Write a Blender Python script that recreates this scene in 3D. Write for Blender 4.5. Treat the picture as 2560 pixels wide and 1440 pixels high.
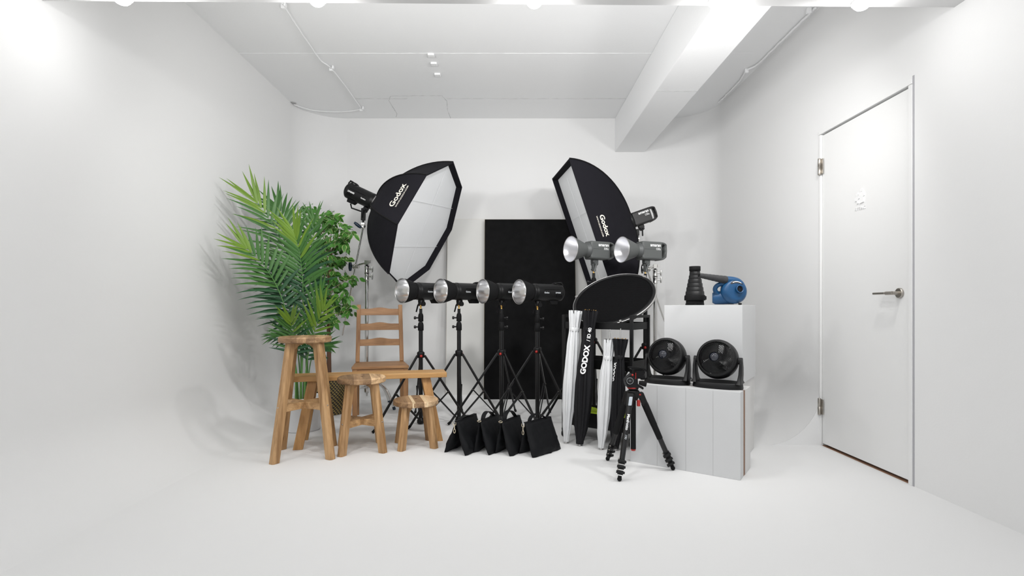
import bpy, math, random
from math import sin, cos, pi, radians as R, sqrt, atan2
from mathutils import Vector, Matrix, noise
V = Vector
for _o in list(bpy.data.objects): bpy.data.objects.remove(_o)
scn = bpy.context.scene
COL = scn.collection

# ------------------------------------------------------------------ camera
CAMZ = 0.92
cd = bpy.data.cameras.new('camera'); cam = bpy.data.objects.new('camera', cd); COL.objects.link(cam)
cam.location = (0, 0, CAMZ); cam.rotation_euler = (pi/2, 0, 0)
cd.sensor_width = 36; cd.lens = 18.0
cd.shift_x = 8/2560; cd.shift_y = 50/2560
cd.clip_start = 0.02; cd.clip_end = 60
scn.camera = cam
# ------------------------------------------------------------------ world, exposure
w = bpy.data.worlds.new('World'); scn.world = w; w.use_nodes = True
w.node_tree.nodes['Background'].inputs[0].default_value = (0.93, 0.96, 1.0, 1)
w.node_tree.nodes['Background'].inputs[1].default_value = 0.8
vs = scn.view_settings
vs.view_transform = 'Standard'; vs.look = 'None'; vs.gamma = 1; vs.exposure = 0.0
vs.use_curve_mapping = False
LAMP_W = 7.0
P_EDGE, P_SPOT, P_UP, P_DEEP = .40, 4.3, 3.1, .80

def W(px, py, y):      # a point of the room seen at (px, py) of the 2560x1440 photo, y metres away
    return V(((px-1272)/1280*y, y, CAMZ+(770-py)/1280*y))

# ------------------------------------------------------------------ materials
MATS = {}
def mat(name, col, rough=.5, metal=0., spec=.5, bump=0, bscale=60, var=0, vscale=4, emit=0, sheen=0, coat=0, mottled=None):
    if name in MATS: return MATS[name]
    m = bpy.data.materials.new(name); m.use_nodes = True
    nt = m.node_tree; n = nt.nodes; l = nt.links; b = n['Principled BSDF']
    b.inputs['Base Color'].default_value = (*col, 1); b.inputs['Roughness'].default_value = rough
    b.inputs['Metallic'].default_value = metal; b.inputs['Specular IOR Level'].default_value = spec
    if sheen: b.inputs['Sheen Weight'].default_value = sheen
    if coat: b.inputs['Coat Weight'].default_value = coat
    tc = n.new('ShaderNodeTexCoord')
    if bump:
        no = n.new('ShaderNodeTexNoise'); no.inputs['Scale'].default_value = bscale; no.inputs['Detail'].default_value = 4
        bp = n.new('ShaderNodeBump'); bp.inputs['Strength'].default_value = bump; bp.inputs['Distance'].default_value = .01
        l.new(tc.outputs['Object'], no.inputs['Vector']); l.new(no.outputs['Fac'], bp.inputs['Height']); l.new(bp.outputs['Normal'], b.inputs['Normal'])
    if var:
        no = n.new('ShaderNodeTexNoise'); no.inputs['Scale'].default_value = vscale; no.inputs['Detail'].default_value = 3
        mx = n.new('ShaderNodeMix'); mx.data_type = 'RGBA'
        mx.inputs['A'].default_value = (*[c*(1-var) for c in col], 1); mx.inputs['B'].default_value = (*[min(1, c*(1+var)) for c in col], 1)
        if mottled: mx.inputs['B'].default_value = (*mottled, 1)
        l.new(tc.outputs['Object'], no.inputs['Vector']); l.new(no.outputs['Fac'], mx.inputs['Factor']); l.new(mx.outputs['Result'], b.inputs['Base Color'])
    if emit:
        b.inputs['Emission Color'].default_value = (1, 1, 1, 1); b.inputs['Emission Strength'].default_value = emit
    MATS[name] = m; return m

def wood(name, c1, c2, grain='Z', plank=0, seed=0., rough=.5, scale=9, tint=None):
    if name in MATS: return MATS[name]
    m = bpy.data.materials.new(name); m.use_nodes = True
    nt = m.node_tree; n = nt.nodes; l = nt.links; b = n['Principled BSDF']; b.inputs['Roughness'].default_value = rough
    tc = n.new('ShaderNodeTexCoord'); mp = n.new('ShaderNodeMapping')
    s = {'X': (.09, 1, 1), 'Y': (1, .09, 1), 'Z': (1, 1, .07)}[grain]
    mp.inputs['Scale'].default_value = [k*scale for k in s]; mp.inputs['Location'].default_value = (seed, seed*1.7, seed*.6)
    l.new(tc.outputs['Object'], mp.inputs['Vector'])
    no = n.new('ShaderNodeTexNoise'); no.inputs['Scale'].default_value = 2.2; no.inputs['Detail'].default_value = 6; no.inputs['Distortion'].default_value = 1.2
    l.new(mp.outputs['Vector'], no.inputs['Vector'])
    n2 = n.new('ShaderNodeTexNoise'); n2.inputs['Scale'].default_value = 14; n2.inputs['Detail'].default_value = 3
    l.new(mp.outputs['Vector'], n2.inputs['Vector'])
    ad = n.new('ShaderNodeMath'); ad.operation = 'MULTIPLY_ADD'; ad.inputs[1].default_value = .35
    l.new(n2.outputs['Fac'], ad.inputs[0]); l.new(no.outputs['Fac'], ad.inputs[2])
    cr = n.new('ShaderNodeValToRGB'); e = cr.color_ramp.elements
    e[0].position = .48; e[0].color = (*c1, 1); e[1].position = .88; e[1].color = (*c2, 1)
    l.new(ad.outputs[0], cr.inputs[0]); out = cr.outputs['Color']
    if plank:      # planks of different tone side by side
        sx = n.new('ShaderNodeSeparateXYZ'); l.new(tc.outputs['Object'], sx.inputs[0])
        dv = n.new('ShaderNodeMath'); dv.operation = 'DIVIDE'; dv.inputs[1].default_value = plank; l.new(sx.outputs['X'], dv.inputs[0])
        of = n.new('ShaderNodeMath'); of.inputs[1].default_value = seed+.37; l.new(dv.outputs[0], of.inputs[0])
        fl = n.new('ShaderNodeMath'); fl.operation = 'FLOOR'; l.new(of.outputs[0], fl.inputs[0])
        wn = n.new('ShaderNodeTexWhiteNoise'); wn.noise_dimensions = '1D'; l.new(fl.outputs[0], wn.inputs['W'])
        c3 = n.new('ShaderNodeValToRGB'); q = c3.color_ramp; q.interpolation = 'CONSTANT'
        q.elements[0].color = (.72, .70, .68, 1); q.elements[1].position = .35; q.elements[1].color = (1, 1, 1, 1)
        z = q.elements.new(.72); z.color = (*(tint or (1.7, 1.85, 2.0)), 1)
        l.new(wn.outputs['Value'], c3.inputs[0])
        mx = n.new('ShaderNodeMix'); mx.data_type = 'RGBA'; mx.blend_type = 'MULTIPLY'; mx.inputs['Factor'].default_value = 1
        l.new(out, mx.inputs['A']); l.new(c3.outputs['Color'], mx.inputs['B']); out = mx.outputs['Result']
    l.new(out, b.inputs['Base Color'])
    MATS[name] = m; return m

def leafmat(name, c1, c2):
    m = mat(name, c1, rough=.42, spec=.4, var=.01, vscale=7, mottled=c2)
    b = m.node_tree.nodes['Principled BSDF']
    b.inputs['Subsurface Weight'].default_value = 0
    return m

M_wall = mat('wall_paint', (.815, .815, .813), .75, spec=.25, bump=.03, bscale=90)
M_floor = mat('floor_paint', (.81, .81, .808), .72, spec=.25, var=.004, vscale=3)
M_ceil = mat('ceiling_paint', (.90, .905, .91), .7, bump=.08, bscale=45, var=.012, vscale=2)
M_soffit = mat('soffit_paint', (.66, .66, .66), .8)
M_door = mat('door_paint', (.82, .82, .815), .45)
M_dark = mat('gap_dark', (.06, .05, .04), .9)
M_greyline = mat('shadow_latch_grey', (.42, .42, .44), .8)  # grey of the painted door-frame shadow line and of the latch plate
M_blk = mat('black_plastic', (.005, .005, .0055), .42, spec=.32)
M_blks = mat('black_satin_metal', (.005, .005, .0055), .28, spec=.45)
M_blkm = mat('black_matte', (.0065, .0065, .007), .75, spec=.2)
M_blkf = mat('black_fabric', (.0125, .012, .0155), .9, spec=.12, bump=.25, bscale=25)
M_nylon = mat('black_nylon', (.003, .0034, .0045), .65, spec=.22, bump=.35, bscale=14)
M_umbb = mat('black_umbrella_cloth', (.0065, .0065, .008), .65, spec=.25)
M_umbw = mat('white_umbrella_cloth', (.70, .71, .72), .65, spec=.3)
M_dif = mat('diffuser_cloth', (.90, .915, .93), .9, spec=.1, bump=.25, bscale=9)
M_chrome = mat('chrome', (.75, .74, .72), .18, metal=1)
M_steel = mat('brushed_steel', (.45, .42, .38), .35, metal=1)
M_alu = mat('reflector_aluminium', (.88, .88, .89), .20, metal=1, bump=.02, bscale=30)
M_alud = mat('dimpled_reflector', (.84, .84, .86), .34, metal=1, bump=.10, bscale=200)
M_rim = mat('reflector_rim', (.62, .61, .60), .3, metal=1)
M_brass = mat('brass', (.70, .42, .12), .3, metal=1)
M_red = mat('red_plastic', (.38, .015, .01), .35)
M_navy = mat('navy_plastic', (.012, .03, .055), .4)
M_hub = mat('fan_hub_gloss', (.008, .010, .020), .12, coat=1)
M_grey = mat('grey_metal', (.095, .101, .099), .5, metal=.1)
M_greyd = mat('grey_metal_dark', (.085, .09, .09), .5, metal=.2)
M_char = mat('charcoal_metal', (.014, .0135, .014), .45)
M_white = mat('white_print', (.85, .85, .85), .6)
M_cream = mat('cream_print', (.82, .78, .70), .7)
M_greyp = mat('grey_print', (.55, .58, .60), .6)
M_blue = mat('blue_plastic', (.006, .065, .17), .38, var=.12, vscale=8)
M_hose = mat('nozzle_rubber', (.032, .032, .034), .7, bump=.3, bscale=30)
M_lime = mat('lime_cloth', (.55, .75, .01), .7)
M_pot = mat('white_pot', (.80, .81, .82), .4)
M_soil = mat('soil', (.06, .045, .03), .95)
M_silver = mat('silver_plate', (.50, .55, .60), .4, metal=.5)
M_wbox = mat('white_painted_wood', (.62, .625, .63), .6, spec=.3, var=.015, vscale=5)
M_wboxs = mat('white_painted_plinth', (.68, .675, .665), .6, spec=.3, var=.015, vscale=5)
M_brown = mat('raw_brown_board', (.24, .125, .07), .8, var=.15, vscale=40)
M_boardw = mat('white_panel', (.72, .72, .70), .7)
M_boardb = mat('black_panel', (.0045, .0045, .005), .75, spec=.10, var=.5, vscale=14, mottled=(.009, .009, .0095))
M_edge = mat('panel_edge', (.62, .52, .36), .7)
M_bark = mat('ficus_bark', (.13, .065, .04), .85, bump=.5, bscale=30)
M_twig = mat('ficus_twig', (.30, .25, .13), .8)
M_stem = mat('palm_stem', (.10, .24, .06), .5, var=.25, vscale=9)
M_base_stem = mat('palm_stalk', (.08, .17, .035), .55, var=.3, vscale=14)
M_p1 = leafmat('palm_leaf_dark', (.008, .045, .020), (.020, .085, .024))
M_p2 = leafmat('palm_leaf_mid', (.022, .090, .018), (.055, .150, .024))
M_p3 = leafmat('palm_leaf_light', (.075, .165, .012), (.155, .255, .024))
M_f1 = leafmat('ficus_leaf', (.035, .150, .020), (.095, .27, .04))
M_f2 = leafmat('ficus_leaf_edge', (.33, .46, .15), (.46, .56, .24))
M_lamp = mat('lamp_glow', (1, 1, 1), .5, emit=28)
M_black_weave = mat('basket_dark', (.018, .013, .011), .6)
M_gold_weave = mat('basket_gold', (.34, .25, .07), .5)
M_line = mat('seam_grey', (.45, .45, .45), .8)  # plain grey of seams, patch outline, cable hole and board joints

# ------------------------------------------------------------------ mesh builder
def frame(o, x, y, z):
    m = Matrix.Identity(4)
    for i, a in enumerate((x, y, z)):
        for j in range(3): m[j][i] = a[j]
    for j in range(3): m[j][3] = o[j]
    return m
def aim(o, d, up=(0, 0, 1)):       # local z along d
    d = V(d).normalized(); u = V(up)
    if abs(d.dot(u)) > .99: u = V((0, 1, 0))
    x = u.cross(d).normalized(); y = d.cross(x)
    return frame(o, x, y, d)
class MB:
    def __init__(s): s.v = []; s.f = []; s.m = []; s.s = []
    def add(s, vs, fs, m=0, smooth=False, M=None):
        b = len(s.v); s.v += [(M @ V(p)) if M is not None else V(p) for p in vs]
        for f in fs: s.f.append([b+i for i in f]); s.m.append(m); s.s.append(smooth)
        return s
    def box(s, c, sz, M=None, m=0, taper=1.):
        c = V(c); a, b, d = sz[0]/2, sz[1]/2, sz[2]/2; t = taper
        vs = [c+V(p) for p in ((-a*t, -b*t, -d), (a*t, -b*t, -d), (a*t, b*t, -d), (-a*t, b*t, -d), (-a, -b, d), (a, -b, d), (a, b, d), (-a, b, d))]
        return s.add(vs, [(3, 2, 1, 0), (4, 5, 6, 7), (0, 1, 5, 4), (1, 2, 6, 5), (2, 3, 7, 6), (3, 0, 4, 7)], m, False, M)
    def bar(s, p, q, w, h, m=0, up=(0, 0, 1), w2=None, h2=None):      # square bar from p to q
        p = V(p); q = V(q); A = aim(p, q-p, up); L = (q-p).length; w2 = w2 or w; h2 = h2 or h
        vs = [(-w/2, -h/2, 0), (w/2, -h/2, 0), (w/2, h/2, 0), (-w/2, h/2, 0), (-w2/2, -h2/2, L), (w2/2, -h2/2, L), (w2/2, h2/2, L), (-w2/2, h2/2, L)]
        return s.add(vs, [(3, 2, 1, 0), (4, 5, 6, 7), (0, 1, 5, 4), (1, 2, 6, 5), (2, 3, 7, 6), (3, 0, 4, 7)], m, False, A)
    def tube(s, pts, r, seg=10, m=0, caps=True, smooth=True, closed=False):
        pts = [V(p) for p in pts]; n = len(pts); rr = r if isinstance(r, (list, tuple)) else [r]*n
        vs = []; fs = []; t = (pts[1]-pts[0]).normalized()
        x = t.orthogonal().normalized()
        for i, p in enumerate(pts):
            if closed: t2 = (pts[(i+1) % n]-pts[i-1]).normalized()
            else: t2 = ((pts[min(i+1, n-1)]-pts[max(i-1, 0)])).normalized()
            q = t.rotation_difference(t2); x = q @ x; t = t2; y = t.cross(x)
            for k in range(seg):
                a = 2*pi*k/seg; vs.append(p+(x*cos(a)+y*sin(a))*rr[i])
        for i in range(n if closed else n-1):
            for k in range(seg):
                a = i*seg+k; b = i*seg+(k+1) % seg; j = (i+1) % n
                fs.append((a, b, j*seg+(k+1) % seg, j*seg+k))
        s.add(vs, fs, m, smooth)
        if caps and not closed:
            s.add(vs[:seg], [tuple(range(seg))[::-1]], m); s.add(vs[-seg:], [tuple(range(seg))], m)
        return s
    def lathe(s, prof, seg=32, M=None, m=0, smooth=True, caps=True, pleat=None):
        vs = []; fs = []
        for i, (r, z) in enumerate(prof):
            for k in range(seg):
                a = 2*pi*k/seg; q = r*(pleat(k/seg, i/(len(prof)-1)) if pleat else 1); vs.append((q*cos(a), q*sin(a), z))
        for i in range(len(prof)-1):
            for k in range(seg):
                fs.append((i*seg+k, i*seg+(k+1) % seg, (i+1)*seg+(k+1) % seg, (i+1)*seg+k))
        s.add(vs, fs, m, smooth, M)
        if caps:
            if prof[0][0] > 1e-4: s.add(vs[:seg], [tuple(range(seg))[::-1]], m, False, M)
            if prof[-1][0] > 1e-4: s.add(vs[-seg:], [tuple(range(seg))], m, False, M)
        return s
    def prism(s, poly, z0, z1, M=None, m=0, smooth=False):
        n = len(poly); vs = [(x, y, z0) for x, y in poly]+[(x, y, z1) for x, y in poly]
        s.add(vs, [tuple(range(n))[::-1], tuple(range(n, 2*n))], m, False, M)
        return s.add(vs, [(i, (i+1) % n, n+(i+1) % n, n+i) for i in range(n)], m, smooth, M)
    def ball(s, c, r, M=None, m=0, seg=16, sc=(1, 1, 1)):
        n = seg//2; prof = [(max(1e-5, sin(pi*i/n)), -cos(pi*i/n)) for i in range(n+1)]
        T = Matrix.Translation(V(c)) @ Matrix.Diagonal((r*sc[0], r*sc[1], r*sc[2], 1))
        return s.lathe(prof, seg, (M @ T) if M is not None else T, m, True, False)
    def build(s, name, mats, parent=None, bevel=0, label=None, subsurf=0):
        me = bpy.data.meshes.new(name); me.from_pydata([tuple(p) for p in s.v], [], s.f)
        if not isinstance(mats, (list, tuple)): mats = [mats]
        for q in mats: me.materials.append(q)
        me.polygons.foreach_set('material_index', s.m); me.polygons.foreach_set('use_smooth', s.s)
        me.validate(); me.update()
        o = bpy.data.objects.new(name, me); COL.objects.link(o)
        if parent: o.parent = parent
        if label: o['label'] = label
        if bevel:
            b = o.modifiers.new('bevel', 'BEVEL'); b.width = bevel; b.segments = 2; b.limit_method = 'ANGLE'; b.angle_limit = R(40)
        if subsurf:
            b = o.modifiers.new('sub', 'SUBSURF'); b.levels = subsurf; b.render_levels = subsurf
        return o
def tag(o, label, cat, group=None):
    o['label'] = label; o['category'] = cat
    if group: o['group'] = group
    return o
def thing(name, label, cat, loc=(0, 0, 0), rotz=0, group=None):
    o = bpy.data.objects.new(name, None); COL.objects.link(o); o.empty_display_size = .05
    o.location = loc; o.rotation_euler = (0, 0, rotz); return tag(o, label, cat, group)
def struct(o): o['kind'] = 'structure'; return o
def copy_tree(o, parent=None):
    c = o.copy(); COL.objects.link(c); c.parent = parent
    for ch in list(o.children): copy_tree(ch, c)
    return c
def dup(root, loc, rotz, label, group=None):
    c = copy_tree(root); c.location = loc; c.rotation_euler = (0, 0, rotz); c['label'] = label
    if group: c['group'] = group
    return c
def text(name, body, size, M, material, parent, fn=None, bold=0, align='CENTER', ext=0, spacing=1, subdiv=0):
    cu = bpy.data.curves.new(name, 'FONT'); cu.body = body; cu.size = size; cu.align_x = align; cu.align_y = 'CENTER'
    cu.offset = bold; cu.extrude = ext; cu.space_character = spacing; cu.resolution_u = 4
    o = bpy.data.objects.new(name, cu); COL.objects.link(o)
    dg = bpy.context.evaluated_depsgraph_get(); me = bpy.data.meshes.new_from_object(o.evaluated_get(dg))
    bpy.data.objects.remove(o); me.name = name
    if subdiv:
        import bmesh
        bm = bmesh.new(); bm.from_mesh(me); bmesh.ops.subdivide_edges(bm, edges=bm.edges[:], cuts=subdiv, use_grid_fill=True); bm.to_mesh(me); bm.free()
    for v in me.vertices:
        v.co = fn(v.co.x, v.co.y, v.co.z) if fn else (M @ v.co)
    me.materials.clear(); me.materials.append(material)
    r = bpy.data.objects.new(name, me); COL.objects.link(r); r.parent = parent
    return r

# ================================================================== the room
XL, XR, YB, ZC, RC, RV = -2.14, 2.09, 5.455, 2.94, .38, .42
YF = -1.6
def cove_path():
    p = [(XL, y, 1, 0) for y in [YF+(YB-RV-YF)*i/8 for i in range(9)]]
    a = [(XL+RV-RV*cos(t), YB-RV+RV*sin(t), cos(t), -sin(t)) for t in [pi/2*i/12 for i in range(1, 13)]]
    mid = [(XL+RV+(XR-XL-2*RV)*i/6, YB, 0, -1) for i in range(1, 7)]
    b = [(XR-RV+RV*sin(t), YB-RV+RV*cos(t), -sin(t), -cos(t)) for t in [pi/2*i/12 for i in range(1, 13)]]
    c = [(XR, YB-RV-(YB-RV-3.43)*i/4, -1, 0) for i in range(1, 5)]
    return p, a, mid, b, c
PROF = [(0, ZC+.05), (0, 1.5), (0, .9)]+[(RC-RC*cos(t), RC-RC*sin(t)) for t in [pi/2*i/14 for i in range(15)]]
def cove(path, name):
    mb = MB(); vs = []; n = len(PROF)
    for (x, y, nx, ny) in path:
        for (d, z) in PROF: vs.append((x+nx*d, y+ny*d, z))
    fs = [(i*n+k, i*n+k+1, (i+1)*n+k+1, (i+1)*n+k) for i in range(len(path)-1) for k in range(n-1)]
    mb.add(vs, fs, 0, True)
    # thickness behind, so the wall is no paper sheet
    vo = [(x-nx*.12, y-ny*.12, z) for (x, y, nx, ny) in path for z in (ZC+.05, -.02)]
    mb.add(vo, [(i*2, (i+1)*2, (i+1)*2+1, i*2+1) for i in range(len(path)-1)], 0)
    return mb
p, a, mid, b_, c_ = cove_path()
o = struct(cove(p+a, 'wall_left').build('wall_left', M_wall))
o = struct(cove([a[-1]]+mid, 'wall_back').build('wall_back', M_wall))
mb = cove([mid[-1]]+b_+c_, 'wall_right')
# cut end of the cove beside the door
y = 3.43; cap = [(XR-d, y-.001, z) for (d, z) in PROF if z <= RC+1e-6]+[(XR, y-.001, 0)]
mb.add(cap, [tuple(range(len(cap)))], 0)
# flat part of the right wall with the door opening 2.66..3.43, 0..2.085
D0, D1, DH = 2.662, 3.43, 2.084
WT = .12
mb.box((XR+WT/2, (YF+D0)/2, (ZC+.03)/2), (WT, D0-YF, ZC+.07))
mb.box((XR+WT/2, (D0+D1)/2, (DH+ZC+.05)/2), (WT, D1-D0, ZC+.05-DH))
struct(mb.build('wall_right', M_wall))
struct(MB().box(((XL+XR)/2, (YF+YB)/2, -.03), (XR-XL+.5, YB-YF+.5, .06)).build('floor', M_floor))
ceil = struct(MB().box(((XL+XR)/2, (2.2+YB)/2, ZC+.06), (XR-XL+.3, YB-2.2+.3, .12)).build('ceiling', M_ceil))
# concrete seams and the patch of the ceiling
random.seed(4)
def rough_line(pts, r, name, m, parent=None):
    q = []
    for i in range(len(pts)-1):
        a_, b2 = V(pts[i]), V(pts[i+1]); n = max(2, int((b2-a_).length/.03))
        for k in range(n):
            t = k/n; q.append(a_.lerp(b2, t)+V((random.uniform(-1, 1)*.002, random.uniform(-1, 1)*.0025, 0)))
    q.append(V(pts[-1]))
    rs = [r*random.uniform(.4, 1.3) for _ in q]
    return MB().tube(q, rs, 6, smooth=False).build(name, m, parent)
rough_line([(XL, 4.06, ZC), (1.13, 4.06, ZC)], .0022, 'seam', M_ceil, ceil)
rough_line([(1.46, 4.06, ZC), (1.95, 4.06, ZC)], .0016, 'seam', M_ceil, ceil)
rough_line([(-1.5, 4.94, ZC), (-.98, 4.94, ZC)], .0016, 'seam', M_line, ceil)
rough_line([(-.60, 4.94, ZC), (1.13, 4.94, ZC)], .0015, 'seam', M_line, ceil)
pt = lambda px, py: V(((px-1272)/1280*(2.02*1280/(770-py)), 2.02*1280/(770-py), ZC))
rough_line([pt(990, 293), pt(993, 285), pt(972, 252), pt(976, 240), pt(1105, 239), pt(1117, 252), pt(1119, 275), pt(1127, 297)], .0018, 'patch_outline', M_line, ceil)
# dropped soffit above the camera with its row of lamps
def soff(x): return 2.35+(x-XL)/(XR-XL)*.052
ZS = 2.33
mb = MB(); vs = [(XL, YF, ZS), (XR, YF, ZS), (XR, soff(XR), ZS), (XL, soff(XL), ZS)]
vs += [(x, y, ZC+.05) for x, y, z in vs]
mb.add(vs, [(0, 1, 2, 3), (7, 6, 5, 4), (3, 2, 6, 7), (1, 0, 4, 5), (2, 1, 5, 6), (0, 3, 7, 4)])
struct(mb.build('trim_1', M_soffit))
# concrete beam
mb = MB(); mb.box((1.29, (2.3+YB)/2, (2.582+ZC)/2), (.318, YB-2.3, ZC-2.582))
beam = struct(mb.build('trim_2', M_ceil, bevel=.006))
rough_line([(1.135, 3.92, 2.582), (1.445, 3.92, 2.582)], .0018, 'seam', M_line, beam)
# lamps
lamp_x = [305, 792, 1336, 1795, 2155]
lamp_lab = ['lit round ceiling lamp on the soffit, closest to the left wall', 'lit round ceiling lamp on the soffit, second from the left wall', 'lit round ceiling lamp in the middle of the soffit row',
            'lit round ceiling lamp on the soffit, in front of the concrete beam', 'lit round ceiling lamp on the soffit, closest to the door wall']
def lamp(x, y, label, group, power, spot=0, up=0, yaw=0):
    t = thing('ceiling_lamp', label, 'lamp', (x, y, ZS), 0, group)
    MB().lathe([(.043, 0), (.045, -.004), (.043, -.009), (.036, -.010)], 28).build('bezel', M_white, t)
    MB().lathe([(.036, -.008), (.034, -.020), (.024, -.031), (.0001, -.036)], 28, caps=False).build('lens', M_lamp, t)
    ld = bpy.data.lights.new('lamp_light', 'POINT'); ld.energy = LAMP_W*power; ld.shadow_soft_size = .08; ld.color = (1, .992, .98)
    lo = bpy.data.objects.new('lamp_light', ld); COL.objects.link(lo); lo.parent = t; lo.location = (0, 0, -.085)
    for pw, tilt in ((spot, 62), (up, 95)):
        if not pw: continue
        ld = bpy.data.lights.new('lamp_beam', 'SPOT'); ld.energy = LAMP_W*pw; ld.spot_size = R(160); ld.spot_blend = 1
        ld.shadow_soft_size = .08; ld.color = (1, .992, .98)
        lo = bpy.data.objects.new('lamp_beam', ld); COL.objects.link(lo); lo.parent = t; lo.location = (0, 0, -.085); lo.rotation_euler = (R(tilt), 0, R(yaw))
    return t
for i, px in enumerate(lamp_x):
    x = (px-1272)/1280*2.34; y = soff(x)-.040
    lamp((px-1272)/1280*y, y, lamp_lab[i], 'round lamps along the soffit edge', P_EDGE, (2.8, P_SPOT*.95, P_SPOT*.95, P_SPOT, 6.0)[i], P_UP if 0 < i < 4 else P_UP*.30, (-45, 0, 0, 0, 28)[i])
# the same kind of lamps further back over the rest of the room, above and behind the camera
for i in range(4):
    for yy, row in ((1.2, 'middle row'), (-.3, 'back row')):
        lamp(-1.5+i*1.0, yy, 'lit round lamp in the %s under the soffit, %s' % (row, ['closest to the left wall', 'second from the left wall', 'third from the left wall', 'closest to the door wall'][i]), 'round lamps deeper under the soffit', P_DEEP)
# ------------------------------------------------------------------ door in the right wall
door = struct(bpy.data.objects.new('door_1', None)); COL.objects.link(door); door.location = (XR, (D0+D1)/2, 0)
def DL(x, y, z): return (x-XR, y-(D0+D1)/2, z)
MB().box(DL(XR+.022, (D0+D1)/2, (.018+2.070)/2), (.036, D1-D0-.026, 2.070-.018)).build('door_leaf', M_door, door, bevel=.002)
mb = MB()
mb.box(DL(XR+.02, D0-.004, DH/2-.003), (.056, .024, DH-.006)); mb.box(DL(XR+.02, D1+.004, DH/2-.003), (.052, .020, DH-.006))
mb.box(DL(XR+.02, (D0+D1)/2, DH+.010), (.056, D1-D0+.03, .028))
mb.build('door_frame', M_door, door, bevel=.002)
MB().box(DL(XR+.003, D0-.020, 1.06), (.012, .010, 2.12)).build('frame_shadow_strip', M_greyline, door)  # grey strip painted in as the shadow line beside the door frame
mb = MB(); mb.box(DL(XR+.045, (D0+D1)/2, 1.04), (.004, D1-D0-.02, 2.06)); mb.build('door_gap_shade', M_dark, door)  # dark sheet behind the leaf; its colour paints the shade in the gaps
MB().box(DL(XR+.06, (D0+D1)/2, .002), (.11, D1-D0-.02, .004)).build('threshold', M_brown, door)
for z in (1.863, .262):
    mb = MB(); mb.lathe([(.009, -.055), (.010, -.053), (.010, -.001), (.0085, 0), (.010, .001), (.010, .053), (.009, .055)], 14, Matrix.Translation(DL(XR-.014, D1-.008, z)))
    mb.box(DL(XR-.006, D1-.02, z), (.004, .03, .1)); mb.build('hinge', M_steel, door)
hy = 2.738
hd = MB().lathe([(.027, 0), (.027, .008), (.024, .010)], 28, aim(DL(XR+.002, hy, 1.0), (-1, 0, 0))).build('handle_rose', M_steel, door)
mb = MB(); mb.tube([DL(XR-.008, hy, 1.0), DL(XR-.045, hy, 1.0)], .010, 14)
mb.tube([DL(XR-.045, hy-.008, 1.0), DL(XR-.047, hy+.005, 1.0), DL(XR-.048, hy+.035, 1.0)], .010, 14)
mb.bar(DL(XR-.048, hy+.035, 1.0), DL(XR-.048, hy+.125, 1.0), .022, .012); mb.build('handle_lever', M_steel, hd, bevel=.003)
MB().box(DL(XR+.003, D0+.017, 1.0), (.002, .004, .11)).build('latch_plate', M_greyline, door)
# raised white emblem and word on the door
lab = mat('door_letter', (.86, .86, .86), .4)
A = frame(DL(XR+.004, 3.05, 1.58), (0, -1, 0), (0, 0, 1), (-1, 0, 0))
mb = MB()
for (x, z, r, k) in ((-.022, .020, .011, 6), (.014, .040, .010, 6)):
    mb.prism([(x+r*cos(2*pi*i/k), z+r*sin(2*pi*i/k)) for i in range(k)], 0, .006, A)
mb.prism([(-.045, -.002), (-.022, .012), (-.004, -.004), (-.014, -.016), (-.012, -.034), (-.022, -.036), (-.026, -.016), (-.038, -.018)], 0, .006, A)
mb.prism([(-.004, .018), (.014, .030), (.034, .020), (.040, .004), (.030, -.004), (.034, -.034), (.000, -.038), (.002, -.010)], 0, .006, A)
mb.build('emblem', lab, door)
A2 = frame(DL(XR+.004, 3.05, 1.513), (0, -1, 0), (0, 0, 1), (-1, 0, 0))
text('lettering', 'FITTING', .026, A2, lab, door, ext=.003, bold=.0006)

# ------------------------------------------------------------------ cables and fittings on the ceiling
def wob(pts, n=10, amp=.004):
    out = []
    for i in range(len(pts)-1):
        p0 = pts[max(i-1, 0)]; p1 = pts[i]; p2 = pts[i+1]; p3 = pts[min(i+2, len(pts)-1)]
        for k in range(n):
            t = k/n
            q = .5*((2*p1)+(p2-p0)*t+(2*p0-5*p1+4*p2-p3)*t*t+(3*p1-p0-3*p2+p3)*t**3)
            out.append(q+V((random.uniform(-amp, amp), random.uniform(-amp, amp), 0)))
    out.append(pts[-1]); return out
dn = V((0, 0, -.014))
q = [pt(705, 2), pt(735, 50), pt(765, 95), pt(800, 145), pt(827, 166), pt(862, 210), pt(903, 268)]
t = thing('ceiling_cable', 'white cable clipped along the ceiling, running towards the left of the room', 'cable')
MB().tube(wob([p_+dn for p_ in q], 8, .002), .0055, 8).build('cable_run', M_ceil, t)
for px, py in ((708, 10), (828, 168), (903, 270)):
    MB().box(pt(px, py)+V((0, 0, -.016)), (.028, .02, .032)).box(pt(px+5, py-4)+V((0, 0, -.016)), (.012, .03, .026)).build('cable_clip', M_ceil, t, bevel=.003)
q = [pt(735, 258), pt(775, 271), pt(825, 276), pt(870, 275), pt(903, 270)]
t = thing('ceiling_cable', 'thin white cable looping from a hole at the left corner of the ceiling', 'cable')
MB().tube(wob([p_+dn for p_ in q], 8, .001), .0045, 8).build('cable_run', M_ceil, t)
MB().lathe([(.03, 0), (.028, -.004), (.012, -.005)], 14, Matrix.Translation(pt(733, 257))).build('cable_hole', M_line, t)
q = [pt(2058, 14), pt(2010, 70), pt(1960, 118), pt(1905, 158), pt(1868, 172), pt(1848, 200), pt(1815, 235), pt(1797, 252)]
q = [V((min(v_.x, 2.05), v_.y, v_.z)) for v_ in q]
t = thing('ceiling_cable', 'white cable following the edge of the ceiling above the door wall', 'cable')
MB().tube(wob([p_+dn for p_ in q], 8, .003), .008, 8).build('cable_run', M_ceil, t)
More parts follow.
